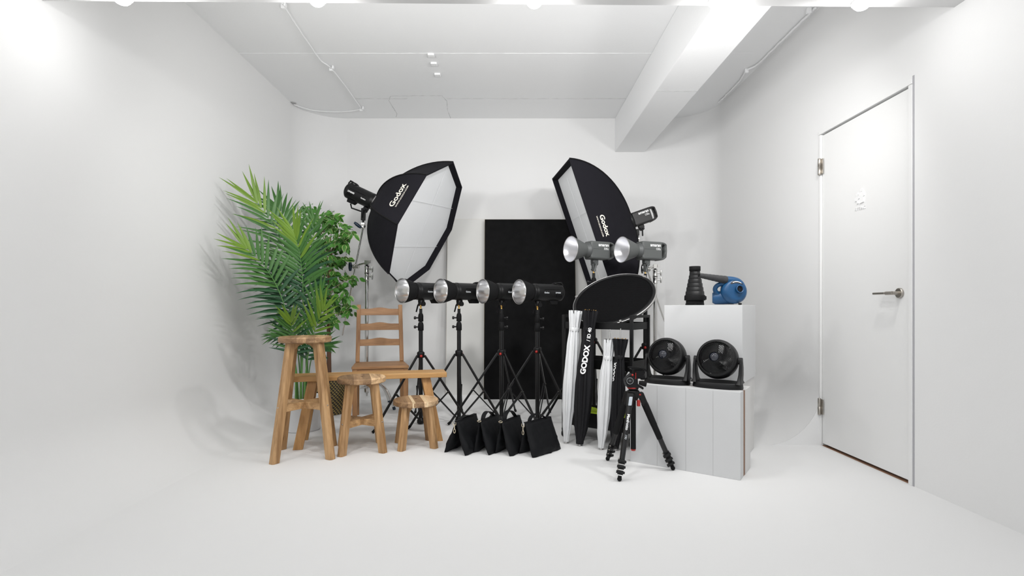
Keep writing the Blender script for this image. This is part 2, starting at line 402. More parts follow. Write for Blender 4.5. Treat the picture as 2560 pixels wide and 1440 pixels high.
for px, py in ((2022, 20), (1866, 172)):
    MB().box(pt(px, py)+V((0, 0, -.018)), (.03, .022, .036)).build('cable_clip', M_ceil, t, bevel=.003)
for i, (px, py) in enumerate(((1078, 136), (1085, 158), (1094, 185))):
    o = MB().box((0, 0, -.008), (.05, .045, .016)).build('ceiling_bracket', M_ceil, bevel=.003); o.location = pt(px, py)
    tag(o, ['small white block fixed to the ceiling, on the seam', 'small white block fixed to the ceiling, middle of three', 'small white block fixed to the ceiling, nearest the back wall'][i], 'bracket', 'small blocks on the ceiling')

# ------------------------------------------------------------------ boards against the back wall
def board(name, x0, x1, yb, zb, yt, zt, m, label):
    # leans: bottom front edge at (yb,zb), top front at (yt,zt)
    d = V((0, yt-yb, zt-zb)).normalized(); n = V((0, -d.z, d.y)); L = sqrt((yt-yb)**2+(zt-zb)**2)
    A = frame((x0, yb, zb), (1, 0, 0), d, V((1, 0, 0)).cross(d))
    mb = MB(); mb.box(((x1-x0)/2, L/2, -.010), (x1-x0, L, .020))
    mb.box(((x1-x0)/2, L/2, -.010), (x1-x0+.004, L+.004, .012), m=1)
    o = mb.build(name, [m, M_edge]); o.matrix_world = A; return tag(o, label, 'panel', 'tall panels leaning on the back wall')
board('backdrop_panel', -.645, .27, 5.23, .034, 5.405, 1.855, M_boardw, 'tall white panel standing behind the black panel against the back wall')
board('backdrop_panel', .60, .955, 5.26, .040, 5.40, 1.855, M_boardw, 'narrow white panel showing right of the black panel, behind the grey lights').name = 'backdrop_panel'
board('backdrop_panel', -.250, .685, 5.13, .004, 5.345, 1.845, M_boardb, 'tall black panel leaning against the back wall in the middle')
#PART2
# ================================================================== wooden stools, bench, chair
ACA1, ACA2 = (.20, .105, .045), (.50, .315, .165)
def leg_bar(mb, foot, top, w, ux, uy, m=0):
    # leg with level cut ends, cross-section spanned by ux, uy, chamfered outward corner
    c = w*.5; k = w*.22
    sec = [(-c, -c), (c-k, -c), (c, -c+k), (c, c-k), (c-k, c), (-c, c)]
    vs = [V(foot)+V(ux)*a+V(uy)*b for a, b in sec]+[V(top)+V(ux)*a+V(uy)*b for a, b in sec]
    n = 6; mb.add(vs, [tuple(range(n))[::-1], tuple(range(n, 2*n))]+[(i, (i+1) % n, n+(i+1) % n, n+i) for i in range(n)], m)
def stool(label, cx, cy, rot, h, rad, fs, ts, crossz, seed, lw=.044, th=.036, tint=None):
    t = thing('wooden_stool', label, 'stool', (cx, cy, 0), rot, 'round wooden stools')
    ms = wood('acacia_seat_%d' % seed, ACA1, ACA2, 'Y', plank=.052, seed=seed*.31, tint=tint)
    ml = wood('acacia_leg_%d' % seed, (.27, .145, .058), (.56, .345, .165), 'Z', seed=seed)
    mb = MB().lathe([(.0001, h-th), (rad-.006, h-th), (rad, h-th+.006), (rad, h-.006), (rad-.006, h), (.0001, h)], 56, caps=False, smooth=False)
    seat = mb.build('seat', ms, t, bevel=0)
    if seed == 3:
        mq = mat('pale_stripe', (.72, .55, .34), .5, var=.12, vscale=30)
        for x0 in (-.030, .052):
            yl = sqrt((rad-.004)**2-x0**2)
            MB().bar((x0, -yl, h+.0002), (x0, yl, h+.0002), .019, .001).box((x0, -yl-.001, h-th/2), (.019, .006, th-.004)).build('pale_strip', mq, seat)
    MB().lathe([(.0001, h+.0004), (.010, h+.0004), (.010, h-.001)], 20, caps=False).build('seat_plug', M_bark, seat)
    for sx, sy in ((-1, -1), (1, -1), (1, 1), (-1, 1)):
        d = V((sx, sy, 0)).normalized(); e = V((-d.y, d.x, 0))
        mb = MB(); leg_bar(mb, (sx*fs, sy*fs, 0), (sx*ts, sy*ts, h-th+.001), lw, d, e)
        lg = mb.build('leg', ml, t, bevel=.002)
        # curved bracket from the leg to the middle under the seat
        mb = MB(); poly = [(ts*1.414-.012, h-th), (ts*1.414-.085, h-th)]
        for i in range(7):
            a = i/6*pi/2; poly.append((ts*1.414-.085+.078*sin(a), h-th-.012-.066*(1-cos(a))))
        poly.append((ts*1.414-.005, h-th-.085))
        A = frame((0, 0, 0), d, (0, 0, 1), d.cross(V((0, 0, 1))))
        mb.prism(poly, -lw*.35, lw*.35, A); mb.build('bracket', ml, lg)
        if crossz:
            f = crossz/(h-th); r = fs+(ts-fs)*f
            MB().lathe([(.0001, .0), (.0045, 0), (.0045, -.003)], 10, aim((sx*r+d.x*lw*.52, sy*r+d.y*lw*.52, crossz+.01), d)).build('bolt', M_steel, lg)
    if crossz:
        for sgn in (1, -1):
            r = fs+(ts-fs)*crossz/(h-th); q = r-.012
            MB().bar((-q, -q*sgn, crossz), (q, q*sgn, crossz), .040, .042 if sgn > 0 else .0415).build('stretcher', wood('acacia_rail_%d' % seed, (.27, .145, .058), (.58, .36, .175), 'X', seed=seed+3), t, bevel=.002)
    return t
stool('tall round wooden stool with crossed stretchers, in front of the palm', -1.282, 3.225, R(16.6), .742, .158, .160, .080, .315, 1, lw=.046, tint=(1.2, 1.25, 1.3))
stool('medium-height round wooden stool in the middle of the three stools', -.958, 3.338, R(18), .474, .153, .127, .078, .185, 2)
stool('lowest round wooden stool with two pale stripes across its seat', -.622, 3.432, R(17), .312, .150, .108, .076, 0, 3, tint=(1.9, 2.2, 2.6))
# bench
t = thing('wooden_bench', 'long narrow honey-coloured wooden bench behind the round stools', 'bench', (-.952, 3.53, 0), atan2(.25, 1.0))
MO = wood('bench_oak', (.36, .18, .055), (.56, .325, .125), 'X', seed=5); MO2 = wood('bench_oak_leg', (.34, .17, .052), (.55, .31, .12), 'Z', seed=6)
MB().box((0, .03, .4515), (1.035, .19, .035)).build('seat', MO, t, bevel=.004)
for sx in (-1, 1):
    for sy in (-1, 1):
        mb = MB(); d = V((1, 0, 0)); e = V((0, 1, 0)); f0 = V((sx*.455, .03+sy*.125, 0)); f1 = V((sx*.375, .03+sy*.045, .435))
        vs = [f0+d*a+e*b for a, b in ((-.030, -.014), (.030, -.014), (.030, .014), (-.030, .014))]+[f1+d*a+e*b for a, b in ((-.030, -.014), (.030, -.014), (.030, .014), (-.030, .014))]
        mb.add(vs, [(3, 2, 1, 0), (4, 5, 6, 7), (0, 1, 5, 4), (1, 2, 6, 5), (2, 3, 7, 6), (3, 0, 4, 7)]); mb.build('leg', MO2, t, bevel=.002)
    MB().box((sx*.40, .03, .30), (.04, .15, .05)).build('stretcher', MO2, t, bevel=.002)
# chair
t = thing('wooden_chair', 'ladder-back wooden chair with three curved slats behind the bench', 'chair', (-1.075, 4.28, 0), R(15))
MC = wood('chair_pine_v', (.26, .125, .052), (.43, .235, .105), 'Z', seed=8); MC2 = wood('chair_pine_h', (.27, .13, .054), (.45, .245, .11), 'X', seed=9)
# seat trapezoid: front (towards -y) .44 wide, back .38
th_ = .018; poly = [(-.222, -.215), (.222, -.215), (.200, .185), (-.200, .185)]
MB().prism(poly, .455-th_, .455).build('seat', MC2, t, bevel=.004)
for s in (-1, 1):
    MB().bar((s*.190, .185, 0), (s*.186, .175, .455), .034, .034).bar((s*.186, .175, .455), (s*.176, .235, .948), .034, .032, up=(0, 1, 0)).build('back_post', MC, t, bevel=.004)
    MB().bar((s*.198, -.19, 0), (s*.198, -.19, .437), .036, .036, w2=.038, h2=.038).build('leg', MC, t, bevel=.003)
    MB().box((s*.193, -.005, .410), (.018, .36, .05)).build('apron', MC2, t)
MB().box((0, -.195, .410), (.37, .018, .05)).build('apron', MC2, t)
MB().box((0, .178, .410), (.35, .018, .05)).build('apron', MC2, t)
for zc in (.885, .755, .620):
    yb = .178+(zc-.455)*.12
    mb = MB(); n = 14; vs = []
    for i in range(n+1):
        x = -.168+.336*i/n; k = cos(pi*(i/n-.5)); c = .018*k; top = .028+.012*max(0, cos(2*pi*(i/n-.5)))*k
        for (dy, dz) in ((-.008, -.028), (.008, -.028), (.008, top), (-.008, top)): vs.append((x, yb+c+dy+dz*.12, zc+dz))
    fs = [(i*4+k, i*4+(k+1) % 4, (i+1)*4+(k+1) % 4, (i+1)*4+k) for i in range(n) for k in range(4)]+[(3, 2, 1, 0), (n*4, n*4+1, n*4+2, n*4+3)]
    mb.add(vs, fs); mb.build('slat', MC2, t, bevel=.002)

# ================================================================== plants
def bez(pts, n):
    pts = [V(p) for p in pts]; out = []
    for i in range(n+1):
        t = i/n; q = list(pts)
        while len(q) > 1: q = [a.lerp(b, t) for a, b in zip(q, q[1:])]
        out.append(q[0])
    return out
random.seed(11)
def blade(mb, p, d, nrm, L, wd, droop, m, grav=V((0, 0, -1))):
    # long folded leaflet
    d = d.normalized(); side = d.cross(nrm).normalized(); n = 7; vs = []; fs = []
    q = V(p); dd = V(d)
    prof = [.35, .85, 1, .95, .80, .55, .28, .0]
    for i in range(n+1):
        ww = wd*prof[i]*.5+.0004; up = side.cross(dd).normalized()
        vs += [q-side*ww-up*ww*.35, q+V((0, 0, 0)), q+side*ww-up*ww*.35]
        dd = (dd+grav*droop/n).normalized(); q = q+dd*(L/n)
    for i in range(n):
        a = i*3; fs += [(a, a+1, a+4, a+3), (a+1, a+2, a+5, a+4)]
    mb.add(vs, fs, m, True)
def frond(parent, o, pts, t0, n, L, nrm, label=None, light=.6, droop=.5, wd=.024, tip=1.):
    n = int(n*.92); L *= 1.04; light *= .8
    pts = [V(p)-o for p in pts]; c = bez(pts, 40); mb = MB()
    mb.tube(c, [.0062*(1-i/46) for i in range(41)], 6)
    nrm = V(nrm).normalized()
    for i in range(n):
        u = i/(n-1); t = t0+(1-t0)*u; k = min(39, int(t*40)); p = c[k].lerp(c[k+1], t*40-k) if k < 40 else c[40]
        tg = (c[min(k+1, 40)]-c[k-1]).normalized(); sd = tg.cross(nrm).normalized()
        for s in (-1, 1):
            al = R(24+42*u**1.3)+random.uniform(-.07, .07)
            d = sd*s*cos(al)+tg*sin(al)+nrm*random.uniform(.02, .22)
            l = L*(.62+.75*sin(pi*min(1, .15+u*.85))**.8*.6)*random.uniform(.9, 1.08)
            if u > .8: l = L*.92*tip*random.uniform(.9, 1.05)
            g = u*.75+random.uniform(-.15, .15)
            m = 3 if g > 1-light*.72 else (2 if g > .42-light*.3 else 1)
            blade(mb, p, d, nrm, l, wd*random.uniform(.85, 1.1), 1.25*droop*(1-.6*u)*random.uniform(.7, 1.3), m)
    # terminal leaflets
    for s in (-.25, .22):
        tg = (c[40]-c[37]).normalized(); sd = tg.cross(nrm).normalized()
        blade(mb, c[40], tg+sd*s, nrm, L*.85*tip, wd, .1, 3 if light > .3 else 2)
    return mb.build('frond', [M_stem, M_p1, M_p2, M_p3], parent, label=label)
PO = V((-1.562, 3.88, 0))
t = thing('potted_palm', 'tall palm with feathery fronds in a white pot behind the tall stool', 'plant', PO)
mb = MB().lathe([(.0001, .006), (.118, .006), (.124, 0), (.128, .01), (.140, .235), (.147, .237), (.148, .252), (.141, .253), (.136, .235), (.125, .18), (.0001, .18)], 48, caps=False)
pot = mb.build('pot', M_pot, t)
MB().lathe([(.0001, .196), (.127, .19)], 32, caps=False).build('soil', M_soil, pot)
PW = lambda px, py, y: W(px, py, y)
S0 = [(-.05, -.01), (-.02, .03), (.0, -.02), (.02, .02), (.045, 0), (.03, -.035), (-.035, .01)]
def st(i): return PO+V((S0[i][0], S0[i][1], .19))
front = (.12, -1, .25)
frond(t, PO, [st(1), PW(752, 820, 3.88), PW(752, 640, 3.86), PW(644, 508, 3.80)], .50, 20, .30, (.35, -.8, .45), light=.62, droop=.45)
frond(t, PO, [st(2), PW(752, 830, 3.86), PW(772, 690, 3.80), PW(738, 592, 3.72)], .42, 24, .27, (.05, -1, .15), light=.60, droop=.5)
frond(t, PO, [st(0), PW(742, 850, 3.86), PW(718, 700, 3.74), PW(618, 622, 3.58)], .48, 18, .27, (.3, -.75, .55), light=.66, droop=.45, tip=.9)
frond(t, PO, [st(3), PW(768, 790, 3.96), PW(752, 600, 4.02), PW(696, 520, 4.08)], .55, 17, .25, (.45, -.85, .3), light=.12, droop=.7)
frond(t, PO, [st(4), PW(762, 800, 3.92), PW(778, 660, 3.98), PW(784, 560, 4.02)], .50, 15, .22, (-.1, -1, .3), light=.05, droop=.6)
frond(t, PO, [st(5), PW(760, 900, 3.84), PW(776, 850, 3.78), PW(806, 778, 3.68)], .42, 15, .23, (-.15, -1, .35), light=.85, droop=.25, wd=.024)
frond(t, PO, [st(0), PW(742, 900, 3.84), PW(736, 855, 3.74), PW(728, 806, 3.64)], .52, 11, .19, (.2, -1, .35), light=.85, droop=.25, wd=.022)
frond(t, PO, [st(6), PW(742, 880, 3.84), PW(725, 826, 3.80), PW(700, 834, 3.78)], .62, 8, .15, (.2, -.6, .7), light=.05, droop=.9)
frond(t, PO, [st(4), PW(766, 900, 3.9), PW(785, 860, 3.88), PW(812, 862, 3.86)], .6, 7, .16, (-.2, -.6, .7), light=.05, droop=.7)
frond(t, PO, [st(1), PW(748, 850, 3.90), PW(730, 760, 3.90), PW(690, 700, 3.88)], .5, 14, .24, (.35, -.8, .45), light=.1, droop=.7)
frond(t, PO, [st(2), PW(752, 880, 3.84), PW(764, 800, 3.8), PW(798, 742, 3.76)], .72, 8, .2, (-.1, -1, .3), light=.25, droop=.6)
mb = MB()
for i, (a, b) in enumerate(((-.045, 0), (-.005, -.02), (.012, .0), (.045, .01))):
    mb.tube([(a, b, .18), (a*1.0, b, .30), (a*.95, b, .42)], [.013, .011, .008], 8)
mb.build('stalk', M_base_stem, t)
# ficus
FO = V((-1.575, 4.49, 0))
t = thing('potted_ficus', 'variegated ficus tree with a thin brown trunk in a woven basket, behind the palm', 'plant', FO)
mb = MB(); seg, rows = 150, 40; vs = []; fs = []; ms = []
rad = lambda u: .125+.028*sin(pi*min(1, u*.9+.12))
for j in range(rows+1):
    for i in range(seg):
        a = 2*pi*i/seg; r = rad(j/rows)+(.0018 if (i+j) % 2 else 0); vs.append((r*cos(a), r*sin(a), .004+.29*j/rows))
for j in range(rows):
    for i in range(seg):
        mb.f.append([j*seg+i, j*seg+(i+1) % seg, (j+1)*seg+(i+1) % seg, (j+1)*seg+i]); mb.m.append(1 if (i+(j//2)*2) % 5 < 3 and j % 2 == 0 or (i+(j//2)*2) % 5 == 1 else 0); mb.s.append(False)
mb.v += [V(p) for p in vs]
mb.lathe([(rad(1), .294), (rad(1)+.004, .30), (rad(1)-.006, .306), (rad(1)-.012, .295), (rad(1)-.014, .24), (.0001, .24)], 48, caps=False)
mb.lathe([(.0001, .0), (.122, .0), (.125, .006)], 40, caps=False)
bk = mb.build('basket', [M_black_weave, M_gold_weave], t)
for s in (-1, 1):
    MB().tube([(s*.147, -.03, .25), (s*.158, -.03, .30), (s*.160, 0, .325), (s*.158, .03, .30), (s*.147, .03, .25)], .005, 8).build('basket_handle', M_black_weave, bk)
tr = [(0, 0, .22), (.0, .0, .55), (-.012, 0, .9), (-.004, 0, 1.2), (.02, 0, 1.42)]
MB().tube(bez(tr, 16), [.021-.010*i/16 for i in range(17)], 10).build('trunk', M_bark, t)
blobs = [(784, 540, 18), (776, 522, 10), (800, 560, 20), (828, 560, 16), (850, 574, 20), (874, 582, 12), (800, 600, 24), (828, 604, 22), (858, 606, 16), (816, 640, 22), (838, 646, 22), (862, 648, 10), (806, 668, 18), (826, 688, 20), (846, 714, 12), (862, 740, 14), (846, 762, 18), (872, 774, 10), (826, 738, 18), (712, 780, 14), (708, 800, 10), (838, 796, 16), (800, 706, 14), (836, 540, 14), (876, 700, 12), (790, 640, 20)]
mb = MB(); bl = MB()
for bx_, by_, br in blobs:
    cy_ = 4.49+random.uniform(-.11, .09); c = W(bx_, by_, cy_)-FO; rr = br/1280*4.49
    base = V((.0, 0, min(1.40, max(.75, c.z-.12))))
    bl.tube(bez([base, (base+c)/2+V((0, 0, .05)), c], 8), [.0040-.0028*i/8 for i in range(9)], 5)
    for _ in range(int(9+br*1.15)):
        p = c+V((random.gauss(0, 1)*rr*.5, random.gauss(0, 1)*.05, random.gauss(0, 1)*rr*.5))
        d = (p-c)*1.1+V((random.uniform(-.05, .05), random.uniform(-.08, .02), random.uniform(-.10, .02))); d.normalize()
        n_ = V((random.uniform(-.5, .5), -1, random.uniform(-.1, .9))).normalized(); s_ = d.cross(n_)
        if s_.length < .1: continue
        s_.normalize(); L = random.uniform(.050, .080); wd = L*.27; q0 = p; u_ = s_.cross(d)
        if random.random() < .35: bl.tube([p-d*.018, p+d*.006], .0010, 3, caps=False)
        prof = [(0, .05), (.2, .75), (.42, 1), (.68, .72), (.88, .28), (1, .02)]
        vs = []
        for tt, ww in prof:
            cc = q0+d*L*tt-u_*L*.22*tt*tt; e_ = wd*ww
            vs += [cc-s_*e_+u_*e_*.25, cc-s_*e_*.72+u_*e_*.16, cc, cc+s_*e_*.72+u_*e_*.16, cc+s_*e_+u_*e_*.25]
        vg = random.random() < .45
        for k in range(5):
            for j in range(4):
                mb.f.append([len(mb.v)+k*5+j, len(mb.v)+k*5+j+1, len(mb.v)+k*5+j+6, len(mb.v)+k*5+j+5]); mb.m.append(1 if (vg and j in (0, 3)) else 0); mb.s.append(True)
        mb.v += vs
bl.build('branches', M_twig, t); mb.build('foliage', [M_f1, M_f2], t)

# ================================================================== black light stands with strobes
def light_stand(label, x, y, ang, zc, zt, reach=.42, group='black light stands', knobs=-1, sticker=None):
    t = thing('light_stand', label, 'light stand', (x, y, 0), R(ang), group)
    zs = zt-.137
    MB().tube([(0, 0, .035), (0, 0, zs)], .0165, 16).build('column', M_blks, t)
    MB().lathe([(.0001, .005), (.022, .005), (.030, .012), (.030, .03), (.020, .045), (.0165, .05)], 20, caps=False).build('lower_hub', M_blk, t)
    mb = MB(); mb.lathe([(.0001, zc-.02), (.026, zc-.02), (.030, zc-.012), (.030, zc+.022), (.022, zc+.030), (.0165, zc+.032)], 20, caps=False)
    mb.box((.040, 0, zc+.006), (.05, .030, .038)); hb = mb.build('collar', M_blk, t, bevel=.002)
    if sticker: MB().box((0, 0, 0), (.024, .0015, .024), Matrix.Translation((-.006, -.0335, zc-.006)) @ Matrix.Rotation(R(45), 4, 'Y')).build('sticker', M_red, hb)
    else: MB().ball((-.030, 0, zc-.004), .011).build('collar_knob', M_red, hb)
    for k in range(3):
        a = 2*pi*k/3; d = V((cos(a), sin(a), 0)); e = V((-d.y, d.x, 0))
        p0 = d*.032+V((0, 0, zc)); p1 = d*reach+V((0, 0, .012)); mid = p0.lerp(p1, .52)
        lg = MB().bar(p0, p1, .013, .017).build('leg', M_blks, t, bevel=.003)
        MB().tube([p1-d*.010+V((0, 0, .012)), p1+d*.012-V((0, 0, .004))], .0105, 10).build('foot_cap', M_blkm, lg)
        for s in (-1, 1):
            MB().tube([mid+e*.009*s, d*.024+V((0, 0, .045))+e*.009*s], .0050, 8).build('brace', M_blks, lg)
        MB().tube([mid-e*.013, mid+e*.013], .0035, 8).build('rivet', M_steel, lg)
    for z0, z1, r in ((zs-.068, zs, .0225), (zs+.004, zs+.070, .0205)):
        c = MB().lathe([(.0165, z0), (r, z0+.002), (r, z0+.045), (r*.82, z1-.004), (.012, z1)], 18).build('clamp', M_blkm, t)
        A = Matrix.Rotation(R(-ang), 4, 'Z')
        mb = MB(); mb.tube([A @ V((knobs*.018, 0, z0+.03)), A @ V((knobs*.040, 0, z0+.03))], .006, 10)
        mb.lathe([(.0001, .0), (.010, 0), (.0125, .004), (.0125, .012), (.010, .016), (.0001, .016)], 8, aim(A @ V((knobs*.038, 0, z0+.03)), A @ V((knobs, 0, 0))), smooth=False); mb.build('knob', M_blk, c)
    MB().tube([(0, 0, zs-.01), (0, 0, zt-.030)], .012, 12).build('riser', M_blks, t)
    MB().lathe([(.0001, zt-.045), (.010, zt-.045), (.010, zt-.035), (.0065, zt-.03), (.0065, zt-.012), (.009, zt-.008), (.009, zt+.004), (.0001, zt+.004)], 14, caps=False).build('spigot', M_brass, t)
    return t
def strobe_body(t, L0, L1, r=.070, model='DP400III', flip=False, mtl=None, yoke=True):
    # axis along y (front = -y), body from L0 to L1
    mb = MB(); A = aim((0, L0, 0), (0, 1, 0))
    D = L1-L0
    mb.lathe([(.050, -.012), (.060, -.012), (.066, -.006), (.066, .004), (r*.93, .008), (r, .018), (r, .030), (r*.985, .034), (r*.985, D-.035), (r*1.0, D-.03), (r*.98, D-.012), (r*.80, D), (.0001, D)], 40, A, caps=False)
    bd = mb.build('body', M_blk, t)
    # cooling slots and groove on both sides
    mb = MB()
    for s in (-1, 1):
        mb.box((s*r*.955, L0+D*.56, .022), (.008, D*.60, .004))
        for k in range(4): mb.box((s*r*.90, L1-.045-k*.014, -.030), (.02, .005, .018))
    mb.build('vents', M_blkm, bd)
    MB().lathe([(.064, -.020), (.068, -.020), (.068, -.010), (.064, -.010)], 36, A, caps=False).build('mount_ring', M_blkm, bd)
    # handle on top of the rear
    pts = [(-.0, L1-.075, r*.96), (0, L1-.055, r*1.16), (0, L1-.002, r*1.22), (0, L1+.012, r*1.02), (0, L1+.001, r*.60)]
    mb = MB()
    for x in (-.020, .020): mb.tube(bez([(x,)+p[1:] for p in pts], 12), .006, 8)
    mb.tube([(-.02, L1-.004, r*1.14), (.02, L1-.004, r*1.14)], .008, 10); mb.build('handle', M_blk, bd)
    # foot block below the rear
    mb = MB(); mb.prism([(L1-.135, -r*.86), (L1-.045, -r*.86), (L1-.052, -r*1.36), (L1-.112, -r*1.36)], -.026, .026, frame((0, 0, 0), (0, 1, 0), (0, 0, 1), (1, 0, 0))); mb.build('rear_foot', M_blkm, bd, bevel=.003)
    if yoke:
        yk = L0+.055
        mb = MB(); mb.box((0, yk, -r-.010), (.030, .045, .022)); mb.lathe([(.019, -.026), (.019, .026)], 18, aim((0, yk+.006, -r-.030), (1, 0, 0)))
        tb = mb.build('tilt_bracket', M_blk, t, bevel=.003)
        MB().tube([(-.030, yk, -r-.030), (-.036, yk-.006, -r-.040), (-.040, yk-.020, -r-.095)], [.007, .006, .006], 8).build('tilt_lever', M_blkm, tb)
    return bd
def strobe_words(bd, L0, L1, r, model, flip):
    # printed on the side that faces the camera
    D = L1-L0
    def f_plus(yc, zc): return lambda x, y, z: V(((r+.0012)*cos((zc+y)/r), yc+x, (r+.0012)*sin((zc+y)/r)))
    def f_minus(yc, zc): return lambda x, y, z: V((-(r+.0012)*cos((zc+y)/r), yc-x, (r+.0012)*sin((zc+y)/r)))
    if not flip:
        text('lettering', 'Godox', .017, None, M_greyp, bd, fn=f_plus(L0+D*.32, -.004), bold=.0006)
        text('lettering', model, .015, None, M_greyp, bd, fn=f_plus(L0+D*.72, -.004), bold=.0005)
    else:
        text('lettering', model, .020, None, M_white, bd, fn=f_minus(L0+D*.72, -.006), bold=.0007)
        text('lettering', 'Godox', .018, None, M_white, bd, fn=f_minus(L0+D*.27, -.014), bold=.0006)
def reflector(parent, yf, yb, R1, R0, mi, mo, label=None, curve=.6):
    # open bell: front rim at yf, back at yb (front = -y)
    n = 12; out = []; inn = []
    for i in range(n+1):
        u = i/n; r = R0+(R1-R0)*(min(1, u/(1 if curve > .8 else .86))**curve); out.append((r, -u)); inn.append((r-(.0025 if u < .86 or curve > .8 else .0012), -u))
    L = yb-yf; A = frame((0, yb, 0), (1, 0, 0), (0, 0, -1), (0, 1, 0))
    sh = MB().lathe([(r, z*L) for r, z in out], 48, A, caps=False).build('reflector', mo, parent, label=label)
    MB().lathe([(.0001, .001)]+[(r, z*L) for r, z in inn], 48, A, caps=False).build('reflector_lining', mi, sh)
    MB().tube([(R1*cos(2*pi*i/48), yf, R1*sin(2*pi*i/48)) for i in range(48)], .0024, 8, closed=True).build('reflector_rim', M_rim, sh)
    return sh
def strobe(label, x, y, z, th):
    t = thing('studio_strobe', label, 'studio light', (x, y, z), R(-th), 'black strobes with silver reflectors')
    bd = strobe_body(t, -.050, .235); strobe_words(bd, -.050, .235, .070, 'DP400III', False)
    rf = reflector(t, -.178, -.062, .095, .052, M_alu, M_blkm, label='bell reflector, matte black outside and silver inside', curve=.5)
    MB().ball((0, -.085, 0), .024, sc=(1, 1.3, 1)).build('glass_dome', mat('frosted_glass', (.8, .78, .72), .25), rf)
    return t
SP = [(-.698, 4.06, 106), (-.400, 4.11, 92), (-.0587, 4.12, 74), (.228, 4.08, 72)]
TH = [44, 48, 55, 57]
slab = ['black light stand behind the lowest stool, farthest left', 'black light stand with a red sticker on its collar', 'black light stand third from the left, in front of the black panel', 'black light stand nearest the umbrellas, in front of the black panel']
hlab = ['black strobe with silver reflector, leftmost of the four in a row', 'black strobe with silver reflector, second from the left in the row', 'black strobe with silver reflector, third from the left in the row', 'black strobe at the right end of the row, its whole body in view']
stands = []
for i, (x, y, a) in enumerate(SP):
    zt = .945+(.0, 0, -.002, -.008)[i]
    light_stand(slab[i], x, y, a, (.545, .553, .557, .578)[i], zt, knobs=-1 if i < 2 else 1, sticker=(i == 1))
proto = strobe(hlab[0], 0, 0, 0, TH[0])
for i, (x, y, a) in enumerate(SP):
    zt = .945+(.0, 0, -.002, -.008)[i]
    o = proto if i == 0 else copy_tree(proto)
    o.location = (x, y, zt+.108); o.rotation_euler = (0, 0, R(-TH[i])); o['label'] = hlab[i]
# socket bodies on the spigots (part of each strobe: the lower half of the tilt bracket)
for o in [q for q in COL.objects if q.name.startswith('studio_strobe')]:
    mb = MB(); mb.lathe([(.0001, -.108), (.016, -.108), (.018, -.104), (.018, -.075), (.014, -.070), (.014, -.06)], 16, Matrix.Translation((0, 0, 0)), caps=False)
    mb.box((0, .003, -.085), (.030, .030, .036)); mb.build('stand_socket', M_blk, o, bevel=.002)

